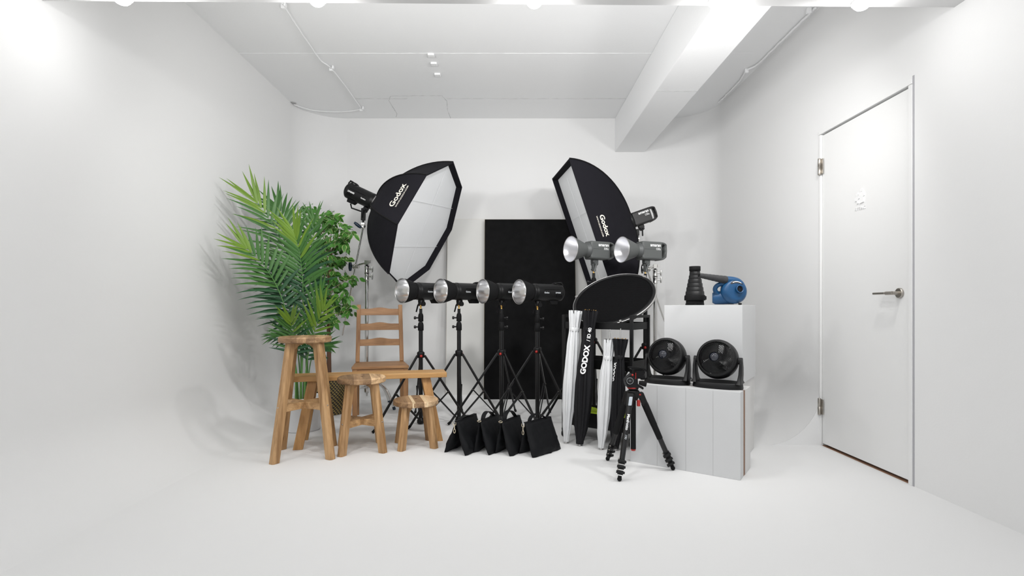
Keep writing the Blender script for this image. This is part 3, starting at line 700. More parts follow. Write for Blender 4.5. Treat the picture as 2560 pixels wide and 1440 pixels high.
# ---- grey monolights
def mono_body(t, L0, L1, hw, hh, mb_, md, words, side):
    # rounded-rectangle section in xz, along y, with a slot handle at the rear
    def rr(w_, h_, c_, n=5):
        out = []
        for cx_, cz_, a0 in ((w_-c_, h_-c_, 0), (-(w_-c_), h_-c_, 90), (-(w_-c_), -(h_-c_), 180), (w_-c_, -(h_-c_), 270)):
            for k in range(n+1): a = R(a0+90*k/n); out.append((cx_+c_*cos(a), cz_+c_*sin(a)))
        return out
    S = [(L0-.004, .88), (L0, .97), (L0+.008, 1.), (L1-.062, 1.), (L1-.058, .985)]
    vs = []; sec = None
    mb = MB()
    for y_, k in S:
        sec = rr(hw*k, hh*k, .018); vs += [(a, y_, b) for a, b in sec]
    n = len(sec)
    mb.add(vs, [(i*n+j, i*n+(j+1) % n, (i+1)*n+(j+1) % n, (i+1)*n+j) for i in range(len(S)-1) for j in range(n)], 0, False)
    mb.add(vs[:n], [tuple(range(n))]); mb.add(vs[-n:], [tuple(range(n))[::-1]])
    bd = mb.build('body', mb_, t)
    # rear handle: a loop round the slot
    lo = [(L1-.066, hh*.90), (L1-.02, hh*.88), (L1-.004, hh*.70), (L1-.001, 0), (L1-.006, -hh*.62), (L1-.03, -hh*.88), (L1-.066, -hh*.95)]
    mb = MB(); 
    q = bez([V((0, a, b)) for a, b in (lo[0], lo[1], lo[1], lo[2], lo[2])], 8)+[V((0,)+lo[3])]+bez([V((0, a, b)) for a, b in (lo[4], lo[4], lo[5], lo[5], lo[6])], 8)
    vs = []
    for i, p_ in enumerate(q):
        tg = (q[min(i+1, len(q)-1)]-q[max(i-1, 0)]).normalized(); nn = V((0, tg.z, -tg.y))
        for a, b in ((-hw*.62, -.007), (hw*.62, -.007), (hw*.74, 0), (hw*.62, .007), (-hw*.62, .007), (-hw*.74, 0)): vs.append(p_+V((a, 0, 0))+nn*b)
    m_ = len(q); mb.add(vs, [(i*6+k, i*6+(k+1) % 6, (i+1)*6+(k+1) % 6, (i+1)*6+k) for i in range(m_-1) for k in range(6)], 0, True)
    mb.build('handle', mb_, bd)
    A = aim((0, L0, 0), (0, -1, 0))
    MB().lathe([(.060, 0), (.062, .004), (.058, .014), (.052, .018), (.052, .034), (.045, .036), (.0001, .036)], 40, A, caps=False).build('mount_ring', md, bd)
    for k in (-1, 1):
        MB().box((k*(hw+.0005), (L0+L1)/2-.02, .010), (.002, L1-L0-.075, .0018)).build('panel_line', md, bd)
    yk = (L0+L1)/2-.055+.0
    mb = MB(); mb.box((0, yk, -hh-.012), (.040, .050, .030)); mb.lathe([(.017, -.028), (.017, .028)], 16, aim((0, yk, -hh-.034), (1, 0, 0))); mb.box((0, 0, -hh-.062), (.026, .028, .06))
    tb = mb.build('tilt_bracket', md, t, bevel=.003)
    MB().tube([(.030, yk, -hh-.034), (.036, yk-.01, -hh-.045), (.036, yk-.028, -hh-.10)], [.008, .0075, .007], 8).build('tilt_lever', md, tb)
    MB().tube([(-.014, 0, -hh-.07), (-.035, .004, -hh-.078), (-.042, .02, -hh-.088)], [.005, .006, .005], 8).build('lock_lever', md, tb)
    X = hw+.0012
    if side > 0: F = lambda yc, zc: frame((X, yc, zc), (0, 1, 0), (0, 0, 1), (1, 0, 0))
    ye = L1-.070
    text('lettering', 'amaran', .034, F(ye, hh*.58), M_white, bd, align='RIGHT', bold=.0010, spacing=1.0)
    text('lettering', words, .025, F(ye, hh*.58-.030), M_white, bd, align='RIGHT', bold=.0004)
    return bd
def monolight(label, x, y, z, th, words):
    t = thing('video_light', label, 'studio light', (x, y, z), R(-th), 'grey monolights with silver reflectors')
    mono_body(t, -.055, .180, .050, .072, M_grey, M_greyd, words, 1)
    reflector(t, -.222, -.080, .100, .045, M_alud, M_grey, label='conical reflector, grey outside and dimpled silver inside', curve=.9)
    return t
LM = [(.715, 4.32, 76, 1.250, 63, '300c', .642), (1.12, 4.20, 72, 1.235, 68, '150c', .604)]
light_stand('tall black light stand carrying the left grey light, behind the cart', .680, 4.10, 76, .652, 1.230, .44, knobs=-1)
light_stand('tall black light stand carrying the right grey light, behind the cart', 1.080, 4.05, 72, .613, 1.222, .42, knobs=1)
monolight('grey video light with silver reflector, left one of the grey pair', .680, 4.10, 1.380, 63, '300c')
monolight('grey video light with silver reflector, right of the grey pair, handle slot open', 1.080, 4.05, 1.372, 68, '150c')

# ================================================================== softboxes and boom stands
def pose(yaw, pitch, roll):
    n = V((cos(pitch)*sin(yaw), -cos(pitch)*cos(yaw), sin(pitch))); r = n.cross(V((0, 0, 1))).normalized(); u = r.cross(n)
    a = u*cos(roll)+r*sin(roll); return n, a, n.cross(a)
def softbox(name, label, C, ypr, rim, D, r0, seams, words, lip=.045, bulge=.58):
    n, a, b = pose(*ypr); t = thing(name, label, 'softbox', C, 0, 'black softboxes')
    P = [V(a)*p_+V(b)*q_ for p_, q_ in rim]; K = len(P)
    # positions on the back ring, same order
    ang = [atan2(q_, p_) for p_, q_ in rim]
    Q = [V(a)*cos(g)*r0+V(b)*sin(g)*r0 for g in ang]
    def rib(k, s):       # s 0 rim .. 1 ring
        e = P[k].normalized(); R1_ = P[k].length; th_ = (1-s)*pi/2
        r = r0+(R1_-r0)*(bulge*sin(th_)+(1-bulge)*(1-s)); d = -D*(bulge*cos(th_)**1.0+(1-bulge)*s)
        return e*r+n*d
    def surf(k, u, s):
        p = rib(k, s).lerp(rib((k+1) % K, s), u)
        sag = .018*sin(pi*u)*sin(pi*s); m_ = p-n*p.dot(n); return p-m_.normalized()*sag if m_.length > 1e-6 else p
    NS, NU = 14, 8; sh = None
    mb = MB()
    for k in range(K):
        vs = [surf(k, u/NU, s/NS) for s in range(NS+1) for u in range(NU+1)]
        mb.add(vs, [(s*(NU+1)+u, s*(NU+1)+u+1, (s+1)*(NU+1)+u+1, (s+1)*(NU+1)+u) for s in range(NS) for u in range(NU)], 0, True)
    # lip in front of the diffuser
    for k in range(K):
        p0, p1 = P[k], P[(k+1) % K]
        mb.add([p0, p1, p1*1.0+n*.004, p0+n*.004, p1*.982+n*.004, p0*.982+n*.004, p1*.950-n*lip, p0*.950-n*lip], [(0, 1, 2, 3), (3, 2, 4, 5), (5, 4, 6, 7)])
    sh = mb.build('shell', M_blkf, t)
    for k in range(K):
        MB().tube([rib(k, s/16)*1.003 for s in range(17)], .006, 6).build('rib_seam', M_blkm, sh)
    mb = MB(); pc = [p_*.950-n*lip for p_ in P]
    mb.add(pc+[V(-n*lip*.9)], [(k, (k+1) % K, K) for k in range(K)], 0, False); df = mb.build('diffuser', M_dif, t)
    for (c0, c1) in seams:
        f = lambda c: a*c[0]+b*c[1]-n*(lip*.9-.006)
        MB().tube([f(c0), f(c1)], .0013, 6).build('diffuser_seam', M_dif, df)
    A = aim(-n*D, -n)
    MB().lathe([(r0, -.03), (r0+.012, -.028), (r0+.012, .006), (r0, .008)], 36, A, caps=False).build('speed_ring', M_chrome if K == 8 else M_blk, t)
    for (body, size, k, uc, sc, du, ds, col, bold) in words:
        # text axis: du = (u,s) direction of reading per metre, ds = letter-up direction
        def fn(x, y, z):
            u = uc+x*du[0]+y*ds[0]; s = sc+x*du[1]+y*ds[1]; p = surf(k, u, s); e1 = surf(k, u+.01, s)-p; e2 = surf(k, u, s+.01)-p; nn = e1.cross(e2).normalized()
            c = surf(k, .5, .5)-n*c0n
            if nn.dot(p-n*p.dot(n)) < 0: nn = -nn
            return p+nn*.0035
        c0n = 0
        text('lettering', body, size, None, col, sh, fn=fn, bold=bold, subdiv=0)
    return t, n, a, b
r2 = .6; oct_rim = [(r2*cos(i*pi/4), -r2*sin(i*pi/4)) for i in range(8)]
# octagon: index 0 top, going clockwise as the photo shows it; panel 6 carries the name
CL = V((-.711, 4.496, 1.629)); YL = (1.38, -.443, .125)
# edge length .46; rib arc about .75
t, nL, aL, bL = softbox('octagonal_softbox', 'large octagonal black softbox with white front, facing right', CL, YL, oct_rim, .523, .085,
    [((-.2, -.49), (-.2, .49)), ((.2, -.49), (.2, .49)), ((.54, 0), (-.54, 0))],
    [('Godox', .078, 6, .50, .22, (1/.42, 0), (-.0, 1/.66), M_cream, .0018), ('WWW.GODOX.COM', .0205, 6, .50, .145, (1/.42, 0), (0, 1/.66), M_cream, .0003)])
SC = 1.08
CR = V((.626*SC, 4.335*SC, CAMZ+(1.514-CAMZ)*SC)); YR = (-1.514, -.339, -.063)
rect = [(.6*SC, .4*SC), (.6*SC, -.4*SC), (-.6*SC, -.4*SC), (-.6*SC, .4*SC)]
t, nR, aR, bR = softbox('rectangular_softbox', 'tall rectangular black softbox facing left, behind the grey lights', CR, YR, rect, .475, .075,
    [((.2, -.37), (.2, .37)), ((-.2, -.37), (-.2, .37)), ((.56, 0), (-.56, 0))],
    [('Godox', .060, 1, .465, .185, (1/1.08, 0), (0, 1/.60), M_cream, .0018), ('WWW.GODOX.COM', .0165, 1, .465, .110, (1/1.08, 0), (0, 1/.60), M_cream, .0003)], bulge=.62)
def head_pose(C, n, D):
    y_ = -n; x_ = y_.cross(V((0, 0, 1))).normalized(); z_ = x_.cross(y_); return frame(C-n*D, x_, y_, z_)
# strobe behind the octagonal softbox
t = thing('studio_strobe', 'black strobe fixed to the back of the octagonal softbox, tilted down', 'studio light', (0, 0, 0), 0)
ML = head_pose(CL, nL, .530); t.matrix_world = ML
bd = strobe_body(t, .022, .315, .073, yoke=True); strobe_words(bd, .022, .315, .073, 'DP600III', True)
MB().tube([(.03, .25, -.105), (.02, .22, -.135), (.01, .12, -.125), (.0, .085, -.11)], .007, 8).build('tilt_handle', M_blk, t)
hb = ML @ V((0, .10, -.10))
MB().bar((0, .10, -.09), ML.inverted() @ (hb+V((.0, 0, -.10))), .030, .034).build('stand_socket', M_blk, t, bevel=.003)
t2 = thing('video_light', 'black video light fixed to the back of the rectangular softbox', 'studio light', (0, 0, 0), 0)
MR = head_pose(CR, nR, .479); t2.matrix_world = MR
bd = mono_body(t2, .012, .235, .052, .066, M_char, M_blk, '150c', 1)
hbR = MR @ V((0, .055, -.115))
MB().bar((0, .03, -.09), MR.inverted() @ (MR @ V((0, .03, -.09))+V((0, 0, -.06))), .024, .026).build('stand_socket', M_blk, t2, bevel=.003)
def tbar(mb, c, ax, L, r, m=0):     # T-shaped handle
    mb.tube([V(c)-V(ax)*L/2, V(c)-V(ax)*L*.2, V(c)+V(ax)*L*.2, V(c)+V(ax)*L/2], [r*.75, r*1.15, r*1.15, r*.75], 10, m)
def boom_stand(label, base, ztop, rod0, rod1, grip, legs, knobside, handle_mat):
    t = thing('boom_stand', label, 'light stand', (base[0], base[1], 0), 0, 'chrome boom stands'); O = V((base[0], base[1], 0))
    MB().tube([(0, 0, .15), (0, 0, ztop-.13)], .0175, 18).build('column', M_chrome, t)
    MB().lathe([(.0001, .118), (.006, .12), (.008, .145), (.018, .148), (.024, .160), (.026, .20), (.022, .225), (.0175, .23)], 20, caps=False).build('base_hub', M_chrome, t)
    for (ang, reach, zh) in legs:
        d = V((cos(R(ang)), sin(R(ang)), 0))
        lg = MB().tube(bez([d*.015+V((0, 0, zh)), d*.10+V((0, 0, zh+.012)), d*(reach*.70)+V((0, 0, zh+.02)), d*(reach*.82)+V((0, 0, zh*.55)), d*reach+V((0, 0, .012))], 16), .0125, 14).build('leg', M_chrome, t)
        MB().tube([d*(reach-.006)+V((0, 0, .028)), d*(reach+.002)+V((0, 0, .002))], .014, 12).build('foot_cap', M_navy, lg)
    for z0 in (ztop-.135, ztop-.068):
        c = MB().lathe([(.0175, z0), (.0225, z0+.002), (.0225, z0+.010), (.0205, z0+.014), (.0205, z0+.050), (.0225, z0+.054), (.0225, z0+.062), (.014, z0+.064)], 20).build('clamp', M_chrome, t)
        MB().tube([(0, 0, z0+.060), (0, 0, z0+.067)], .0215, 18).build('clamp_band', M_blkm, c)
        mb = MB(); mb.tube([(knobside*.018, -.004, z0+.034), (knobside*.048, -.010, z0+.034)], .0075, 10); tbar(mb, (knobside*.052, -.011, z0+.034), (0, 0, 1), .055, .0075); mb.build('clamp_handle', M_chrome, c)
    MB().tube([(0, 0, ztop-.01), (0, 0, ztop+.012)], .011, 12).build('stud', M_blk, t)
    # boom rod through the grip head
    r0_, r1_ = V(rod0)-O, V(rod1)-O; g = V(grip)-O; zt = V((0, 0, ztop+.03))
    MB().tube([r0_, r1_], .0080, 14).build('boom_rod', M_chrome, t)
    gh = MB(); ax = (zt-g); ax.z = 0; ax.normalize() if ax.length > 1e-4 else None
    for off in (-.020, -.006, .010, .024):
        gh.lathe([(.0001, -.006), (.020, -.006), (.024, -.003), (.024, .003), (.020, .006), (.0001, .006)], 20, aim(g+ax*off*1.0+V((0, 0, 0)), ax), caps=False)
    gh.box((0, 0, ztop+.028), (.036, .034, .040)); gh.tube([g-ax*.03, zt+ax*.01], .010, 12)
    gh.box((.028, -.012, ztop+.034), (.020, .016, .028))
    gg = gh.build('grip_head', M_chrome, t, bevel=.0015)
    mb = MB(); tbar(mb, g-ax*.046+V((0, -.01, 0)), (0, 0, 1), .085, .014); mb.build('grip_handle', handle_mat, gg)
    # clamp at the light
    mb = MB(); mb.lathe([(.0001, -.022), (.017, -.022), (.022, -.014), (.022, .014), (.017, .022), (.0001, .022)], 20, aim(r0_, (.3, -.9, .2)), caps=False)
    mb.box(r0_+V((0, 0, .016)), (.034, .030, .036)); ch = mb.build('end_clamp', M_chrome, t, bevel=.002)
    mb = MB(); k = -knobside; tbar(mb, r0_+V((-.040 if handle_mat is M_navy else -.045, -.03, .008)), (-.75, -.2, .62) if handle_mat is M_navy else (.12, 0, 1), .075, .013); mb.build('end_clamp_handle', handle_mat, ch)
    MB().tube([r0_, r0_+V((0, 0, .055))], .009, 12).build('spigot', M_blk, ch)
    return t
rodL0 = hb+V((0, 0, -.155)); rodL1 = W(856, 838, 4.75)
gl = rodL0.lerp(rodL1, .36)
boom_stand('chrome boom stand holding the octagonal softbox, behind the chair', (-1.292, 4.66), 1.305, rodL0, rodL1, gl, [(-8, .26, .235), (70, .36, .215), (240, .24, .20)], 1, M_navy)
rodR0 = (MR @ V((0, .03, -.09)))+V((0, 0, -.115)); rodR1 = W(1661, 803, 5.08)
gr = rodR0.lerp(rodR1, .33)
boom_stand('chrome boom stand holding the rectangular softbox, behind the cart', (1.386, 4.85), 1.285, rodR0, rodR1, gr, [(20, .24, .235), (130, .26, .215), (250, .30, .20)], 1, M_chrome)
#PART3
# ================================================================== plinths and what stands on them
U = V((.824, -.567, 0)).normalized(); Nn = V((.567, .824, 0)).normalized(); PA = atan2(U.y, U.x)
c0 = V((.728, 3.075, 0))
def plinth(label, corner, L, Wd, H, z0, m, seams=(), brown=None):
    t = thing('display_plinth', label, 'plinth', corner+V((0, 0, z0)), PA, 'white plinths')
    b = MB().box((L/2, Wd/2, H/2), (L, Wd, H)).build('block', m, t, bevel=.0015)
    for x in seams: MB().box((x, -.0002, H/2), (.0016, .0012, H-.002)).build('board_joint', M_line, b)
    return t
HB = .4695
plinth('low white plinth of upright boards nearest the tripod', c0, .614, .088, HB, 0, M_wbox, (.165, .328, .475))
g0 = c0+Nn*.089
o = MB().box((.308, .017, .2325), (.612, .034, .465)).build('spacer_board', M_brown); o.location = g0; o.rotation_euler = (0, 0, PA)
tag(o, 'raw brown board edge sandwiched between the two low white plinths', 'board')
plinth('low white plinth behind the brown board edge, its end face showing', c0+Nn*.124, .618, .148, HB, 0, M_wboxs)
q1 = V((1.362, 2.985, 0))-U*.458
plinth('lower of the two stacked white cubes, mostly behind the fans', q1+Nn*.004-U*.004, .452, .452, .476, 0, M_wboxs)
plinth('upper of the two stacked white cubes, carrying the blue blower', q1, .458, .455, .461, .4765, M_wbox)
ZT = .9385
# ---- fans
def spiral(r0, r1, y0, y1, a0, tw, n=14, bul=0.):
    out = []
    for i in range(n+1):
        u = i/n; r = r0+(r1-r0)*u; a = a0+tw*u; y_ = y0+(y1-y0)*u**1.7
        out.append(V((r*cos(a), y_, r*sin(a))))
    return out
def make_fan():
    t = thing('desk_fan', 'x', 'fan', (0, 0, 0), 0, 'black globe fans on the plinths')
    # base: rounded oval with raised rim
    se = [(.134*(abs(cos(a))**.75)*(1 if cos(a) > 0 else -1), .078*(abs(sin(a))**.85)*(1 if sin(a) > 0 else -1)) for a in [2*pi*i/48 for i in range(48)]]
    mb = MB(); vs = []; prof = [(1.0, 0), (1.01, .004), (.985, .030), (.93, .036), (.84, .034), (.70, .018), (.001, .016)]
    for k, z in prof: vs += [(x*k, y*k, z) for x, y in se]
    n = 48; mb.add(vs, [(i*n+j, i*n+(j+1) % n, (i+1)*n+(j+1) % n, (i+1)*n+j) for i in range(len(prof)-1) for j in range(n)], 0, True)
    mb.add(vs[:n], [tuple(range(n))[::-1]]); mb.build('base', M_blk, t)
    for s in (-1, 1):
        mb = MB(); pts = [(s*.118, .0, .028), (s*.119, 0, .045), (s*.123, .002, .08), (s*.124, .004, .12), (s*.123, .005, .158)]
        ws = [.120, .080, .060, .052, .040]; ts = [.030, .020, .018, .016, .014]
        vs = []
        for p_, w_, k in zip(pts, ws, ts): vs += [V(p_)+V((a, b, 0)) for a, b in ((-k/2, -w_/2), (k/2, -w_/2), (k/2, w_/2), (-k/2, w_/2))]
        mb.add(vs, [(i*4+j, i*4+(j+1) % 4, (i+1)*4+(j+1) % 4, (i+1)*4+j) for i in range(4) for j in range(4)]+[(3, 2, 1, 0), (16, 17, 18, 19)], 0, True)
        ar = mb.build('arm', M_blk, t, bevel=.003)
        MB().tube([(s*.110, .004, .155), (s*.130, .004, .155)], .019, 20).build('pivot', M_blk, ar)
    C = Matrix.Translation((0, 0, .160)) @ Matrix.Rotation(R(-14), 4, 'X'); A = C @ Matrix.Rotation(R(90), 4, 'X')   # local z of A -> -y (front)
    sh = MB().lathe([(.093, .050), (.100, .050), (.106, .040), (.111, .015), (.112, -.010), (.108, -.035), (.098, -.055), (.092, -.056), (.103, -.033), (.106, 0), (.098, .040), (.093, .050)], 56, A, caps=False).build('housing', M_blk, t)
    mb = MB()
    for i in range(44): mb.tube([C @ p_ for p_ in spiral(.026, .096, -.086, -.046, 2*pi*i/44, 1.5)], .00125, 4, caps=False)
    for r_, y_ in ((.055, -.078), (.078, -.066)): mb.tube([C @ V((r_*cos(2*pi*i/40), y_, r_*sin(2*pi*i/40))) for i in range(40)], .0010, 4, closed=True)
    fg = mb.build('front_grille', M_blk, t)
    mb = MB(); mb.lathe([(.0001, .092), (.014, .090), (.024, .084), (.028, .078), (.028, .072), (.0001, .072)], 28, A, caps=False); mb.build('hub_cap', M_hub, fg)
    mb = MB()
    for i in range(40): mb.tube([C @ p_ for p_ in spiral(.034, .094, .086, .054, 2*pi*i/40, -1.2)], .0024, 4, caps=False)
    mb.lathe([(.0001, -.090), (.036, -.088), (.040, -.06), (.040, -.02), (.0001, -.02)], 28, A, caps=False)
    mb.build('rear_grille', M_blk, t)
    for k in range(3):
        mb = MB(); vs = []; nr, na = 6, 6
        for i in range(nr+1):
            r = .024+.066*i/nr
            for j in range(na+1):
                a = 2*pi*k/3+(j/na-.5)*(1.70+.15*i/nr)+.35*i/nr; vs.append(C @ V((r*cos(a), -.012+(j/na-.5)*.050*(1-.3*i/nr), r*sin(a))))
        mb.add(vs, [(i*(na+1)+j, i*(na+1)+j+1, (i+1)*(na+1)+j+1, (i+1)*(na+1)+j) for i in range(nr) for j in range(na)], 0, True)
        mb.build('blade', M_blks, t)
    MB().tube([C @ V((0, -.03, 0)), C @ V((0, .03, 0))], .025, 20).build('motor', M_blk, t)
    return t
fan = make_fan()
fans = ((.95, 3.074, 'black globe fan nearer the tripod, left one on the low plinth'), (1.187, 2.911, 'black globe fan at the right end of the low plinth'))
for i, (x, y, lb) in enumerate(fans):
    o = fan if i == 0 else copy_tree(fan); q = V((x, y, 0))-Nn*.0
    o.location = (q.x, q.y, HB); o.rotation_euler = (0, 0, R(-35)); o['label'] = lb
# ---- snoot
t = thing('snoot', 'black stepped conical snoot standing on the upper white cube', 'snoot', (1.192, 3.28, ZT))
prof = [(.052, 0), (.055, .002), (.056, .022), (.0545, .024)]
mb = MB().lathe([(.050, 0), (.0545, 0), (.0545, .034), (.050, .034)], 40, caps=False)
for k in range(3): a = 2*pi*k/3+.2; mb.box((.056*cos(a), .056*sin(a), .006), (.014, .014, .010))
mb.build('mount', M_blkm, t)
MB().lathe([(.0545, .030), (.0625, .030), (.0645, .034), (.0640, .058), (.060, .064), (.054, .064)], 40, caps=False).box((.064, -.006, .046), (.012, .014, .022)).build('collar', M_blkm, t, bevel=.001)
rr_ = [.0575, .0525, .0475, .0425, .0375, .0335]; pr = [(.0575, .062)]; z = .062
for i, r_ in enumerate(rr_):
    h_ = .026 if i < 4 else .024
    pr += [(r_, z), (r_-.0012, z+h_-.0015), (r_-.003, z+h_)]; z += h_
pr += [(.0315, z), (.0315, z+.012)]
sb = MB().lathe(pr, 44, caps=False).build('stepped_cone', M_blk, t)
MB().lathe([(.033, z+.004), (.0345, z+.005), (.0345, z+.034), (.031, z+.034), (.030, z+.006)], 36, caps=False).build('nose_ring', M_blkm, t)
# ---- blower
BX = V((1.352, 3.10, ZT)); t = thing('electric_blower', 'blue electric blower with grey ribbed nozzle on the upper white cube', 'blower', BX)
ax = V((.10, -.95, .10)).normalized(); Cc = V((.010, 0, .084)); A = aim(Cc, ax)
mb = MB().lathe([(.0001, -.045), (.045, -.045), (.066, -.036), (.076, -.018), (.078, 0), (.076, .014), (.066, .028), (.060, .033), (.050, .035), (.0001, .037)], 44, A, caps=False)
body = mb.build('fan_housing', M_blue, t)
mb = MB().lathe([(.0001, .034), (.024, .036), (.024, .052), (.020, .053), (.019, .044), (.0001, .044)], 26, aim(Cc+V((.012, 0, .006)), ax), caps=False)
mb.build('inlet_socket', M_blue, body)
MB().lathe([(.0001, .0455), (.018, .0455)], 24, aim(Cc+V((.012, 0, .006)), ax), caps=False).build('inlet_hole', M_blkm, body)
mb = MB()
for k in range(3): a = 2*pi*k/3; mb.bar(A @ V((.012, 0, 0))+ax*.045, A @ V((.012, 0, 0))+ax*.045+(A.to_3x3() @ V((cos(a), sin(a), 0)))*.018, .004, .006)
mb.build('inlet_spokes', M_blue, body)
mb = MB(); n = 12
vs = []
for i in range(n+1):
    a = R(40+95*i/n); w_ = .0075*sin(pi*i/n)**.5+.001
    for r_ in (.052-w_, .052+w_): vs.append(A @ V((r_*cos(a), r_*sin(a), .0352+(.052-r_)*.18)))
MB().add(vs, [(i*2, i*2+1, i*2+3, i*2+2) for i in range(n)]).build('name_plate', M_hose, body)
vs = []
for i in range(n+1):
    a = R(55+62*i/n)
    for r_ in (.0505, .0548): vs.append(A @ V((r_*cos(a), r_*sin(a), .0362+(.052-r_)*.18)))
MB().add(vs, [(i*2, i*2+1, i*2+3, i*2+2) for i in range(n)]).build('plate_print', M_white, body)
# outlet and nozzle
o0 = Cc+V((.020, .0, .060)); o1 = Cc+V((-.050, -.006, .067)); o2 = Cc+V((-.225, -.040, .093))
MB().tube(bez([o0+V((.024, 0, -.060)), o0+V((.030, 0, -.008)), o0.lerp(o1, .25), o1], 14), [.024+.004*sin(pi*i/14)-.0015*i/14 for i in range(15)], 20).build('outlet', M_blue, body)
nz = MB(); pts = [o1.lerp(o2, i/22) for i in range(23)]
nz.tube(pts, [(.0245-.0105*i/22)*(1.0 if i % 3 else .95) for i in range(23)], 18, smooth=False); nzo = nz.build('nozzle', M_hose, t)
dz = (o2-o1).normalized(); MB().tube([o2-dz*.003, o2+dz*.0008], .0105, 16).build('nozzle_opening', M_blkm, nzo)
MB().tube([Cc+V((-.045, .035, -.038)), Cc+V((-.095, .05, -.040)), Cc+V((-.108, .055, -.040))], [.042, .040, .030], 24).tube([Cc+V((.0, .02, -.030)), Cc+V((-.05, .035, -.038))], [.05, .042], 24).build('motor_housing', M_blue, t)
hp = [Cc+V(p_) for p_ in ((-.055, .0, .045), (-.100, .005, .040), (-.118, .01, .010), (-.098, .02, -.018), (-.060, .03, -.030))]
MB().tube(bez([hp[0], hp[1], hp[1], hp[2], hp[2], hp[3], hp[4]], 18), [.0135]*19, 14).build('handle', M_blue, t)
MB().bar(Cc+V((-.060, -.002, .040)), Cc+V((-.046, -.002, .022)), .010, .012).build('trigger', M_blk, t)
for x, y_ in ((.022, -.035), (-.10, .03)): MB().box((x+.01, y_, .006 if x > 0 else .045), (.016, .016, .012)).build('foot', M_blk, t, bevel=.003)

# ================================================================== video tripod
TX, TY = .705, 2.90; t = thing('video_tripod', 'black video tripod with red accents in front of the white plinths', 'tripod', (TX, TY, 0))
feet = [V((-.117, -.180, .012)), V((-.109, .187, .012)), V((.226, .005, .012))]
MB().tube([(0, 0, .122), (0, 0, .455)], .0145, 20).build('centre_column', M_blkm, t)
MB().tube([(0, 0, .113), (0, 0, .123)], [.012, .0150], 20).build('column_cap', M_red, t)
mb = MB().lathe([(.0001, .398), (.022, .398), (.026, .404), (.030, .430), (.034, .440), (.034, .452), (.022, .458), (.0001, .458)], 24, caps=False)
for f in feet: d = V((f.x, f.y, 0)).normalized(); mb.bar(d*.01+V((0, 0, .428)), d*.046+V((0, 0, .428)), .038, .030)
sp = mb.build('spider', M_blk, t, bevel=.002)
MB().box((.020, -.038, .388), (.017, .017, .034)).build('column_lock', M_red, sp, bevel=.003)
MB().box((.028, -.040, .436), (.010, .008, .008)).build('lock_button', M_red, sp, bevel=.002)
for i, f in enumerate(feet):
    d = V((f.x, f.y, 0)).normalized(); p0 = d*.040+V((0, 0, .434)); ax_ = (f-p0).normalized(); L = (f-p0).length; sd = ax_.cross(V((0, 0, 1))).normalized()
    P_ = lambda s: p0+ax_*s
    lg = MB().tube([p0, P_(L-.10)], [.0155, .0145], 18).build('leg', M_blks, t)
    MB().bar(p0-ax_*.006, P_(.07), .040, .034, w2=.034, h2=.032).build('leg_yoke', M_blk, lg, bevel=.006)
    if i > 0:
        MB().tube([P_(.055), P_(.06), P_(L*.42 if i == 2 else L*.56)], [.017, .0195, .0185], 18).tube([P_(L*.36 if i == 2 else L*.4), P_(L*.60)], [.0180, .0165], 18).build('foam_sleeve', M_blkm, lg)
    else:
        A = frame(P_(.036)+V((0, -.0195, .003)), (1, 0, 0), -ax_, V((1, 0, 0)).cross(-ax_).normalized())
        MB().box((-.002, 0, 0), (.020, .050, .006), A).build('silver_badge', M_silver, lg, bevel=.004)
        # lettering wraps round the polished front tube, reading down the leg
        nx = V((1, 0, 0)); nx = (nx-ax_*nx.dot(ax_)).normalized(); nn = ax_.cross(nx).normalized()
        if nn.y > 0: nn = -nn
        def fnl(s0): 
            def f_(x, y, z):
                a = y/.0158; return P_(s0+x)+nn*(.0158*cos(a))+nx*(.0158*sin(a))
            return f_
        text('lettering', 'Manfrotto', .0215, None, M_white, lg, fn=fnl(.155), bold=.0006, subdiv=2)
        text('lettering', '190', .017, None, M_greyp, lg, fn=fnl(.236), bold=.0002, subdiv=2)
    for k in range(3):
        s = L-.090+k*.028; r_ = .0155-.0016*k
        lk = MB(); lk.tube([P_(s-.010), P_(s+.012)], r_+.0032, 16)
        fr = V((0, -1, 0)) if i != 1 else V((.5, -.8, 0)); fr = (fr-ax_*fr.dot(ax_)).normalized(); s2 = ax_.cross(fr).normalized()
        if s2.x > 0: s2 = -s2
        q = P_(s)+fr*(r_+.006); A = frame(q, s2, ax_, s2.cross(ax_))
        lk.box((-.002, 0, 0), (.032, .013, .010), A); lk.box((.020, .001, .004), (.016, .015, .012), A); lko = lk.build('lever_lock', M_blk, lg, bevel=.002)
        MB().tube([P_(s-.012)+s2*(r_+.006)+fr*.006, P_(s-.012)+s2*(r_+.006)+fr*.012], .0035, 8).build('lock_bolt', M_steel, lko)
    MB().tube([P_(L-.016), P_(L-.006)], .0105, 14).ball(f, .0125).build('rubber_foot', M_blkm, lg)
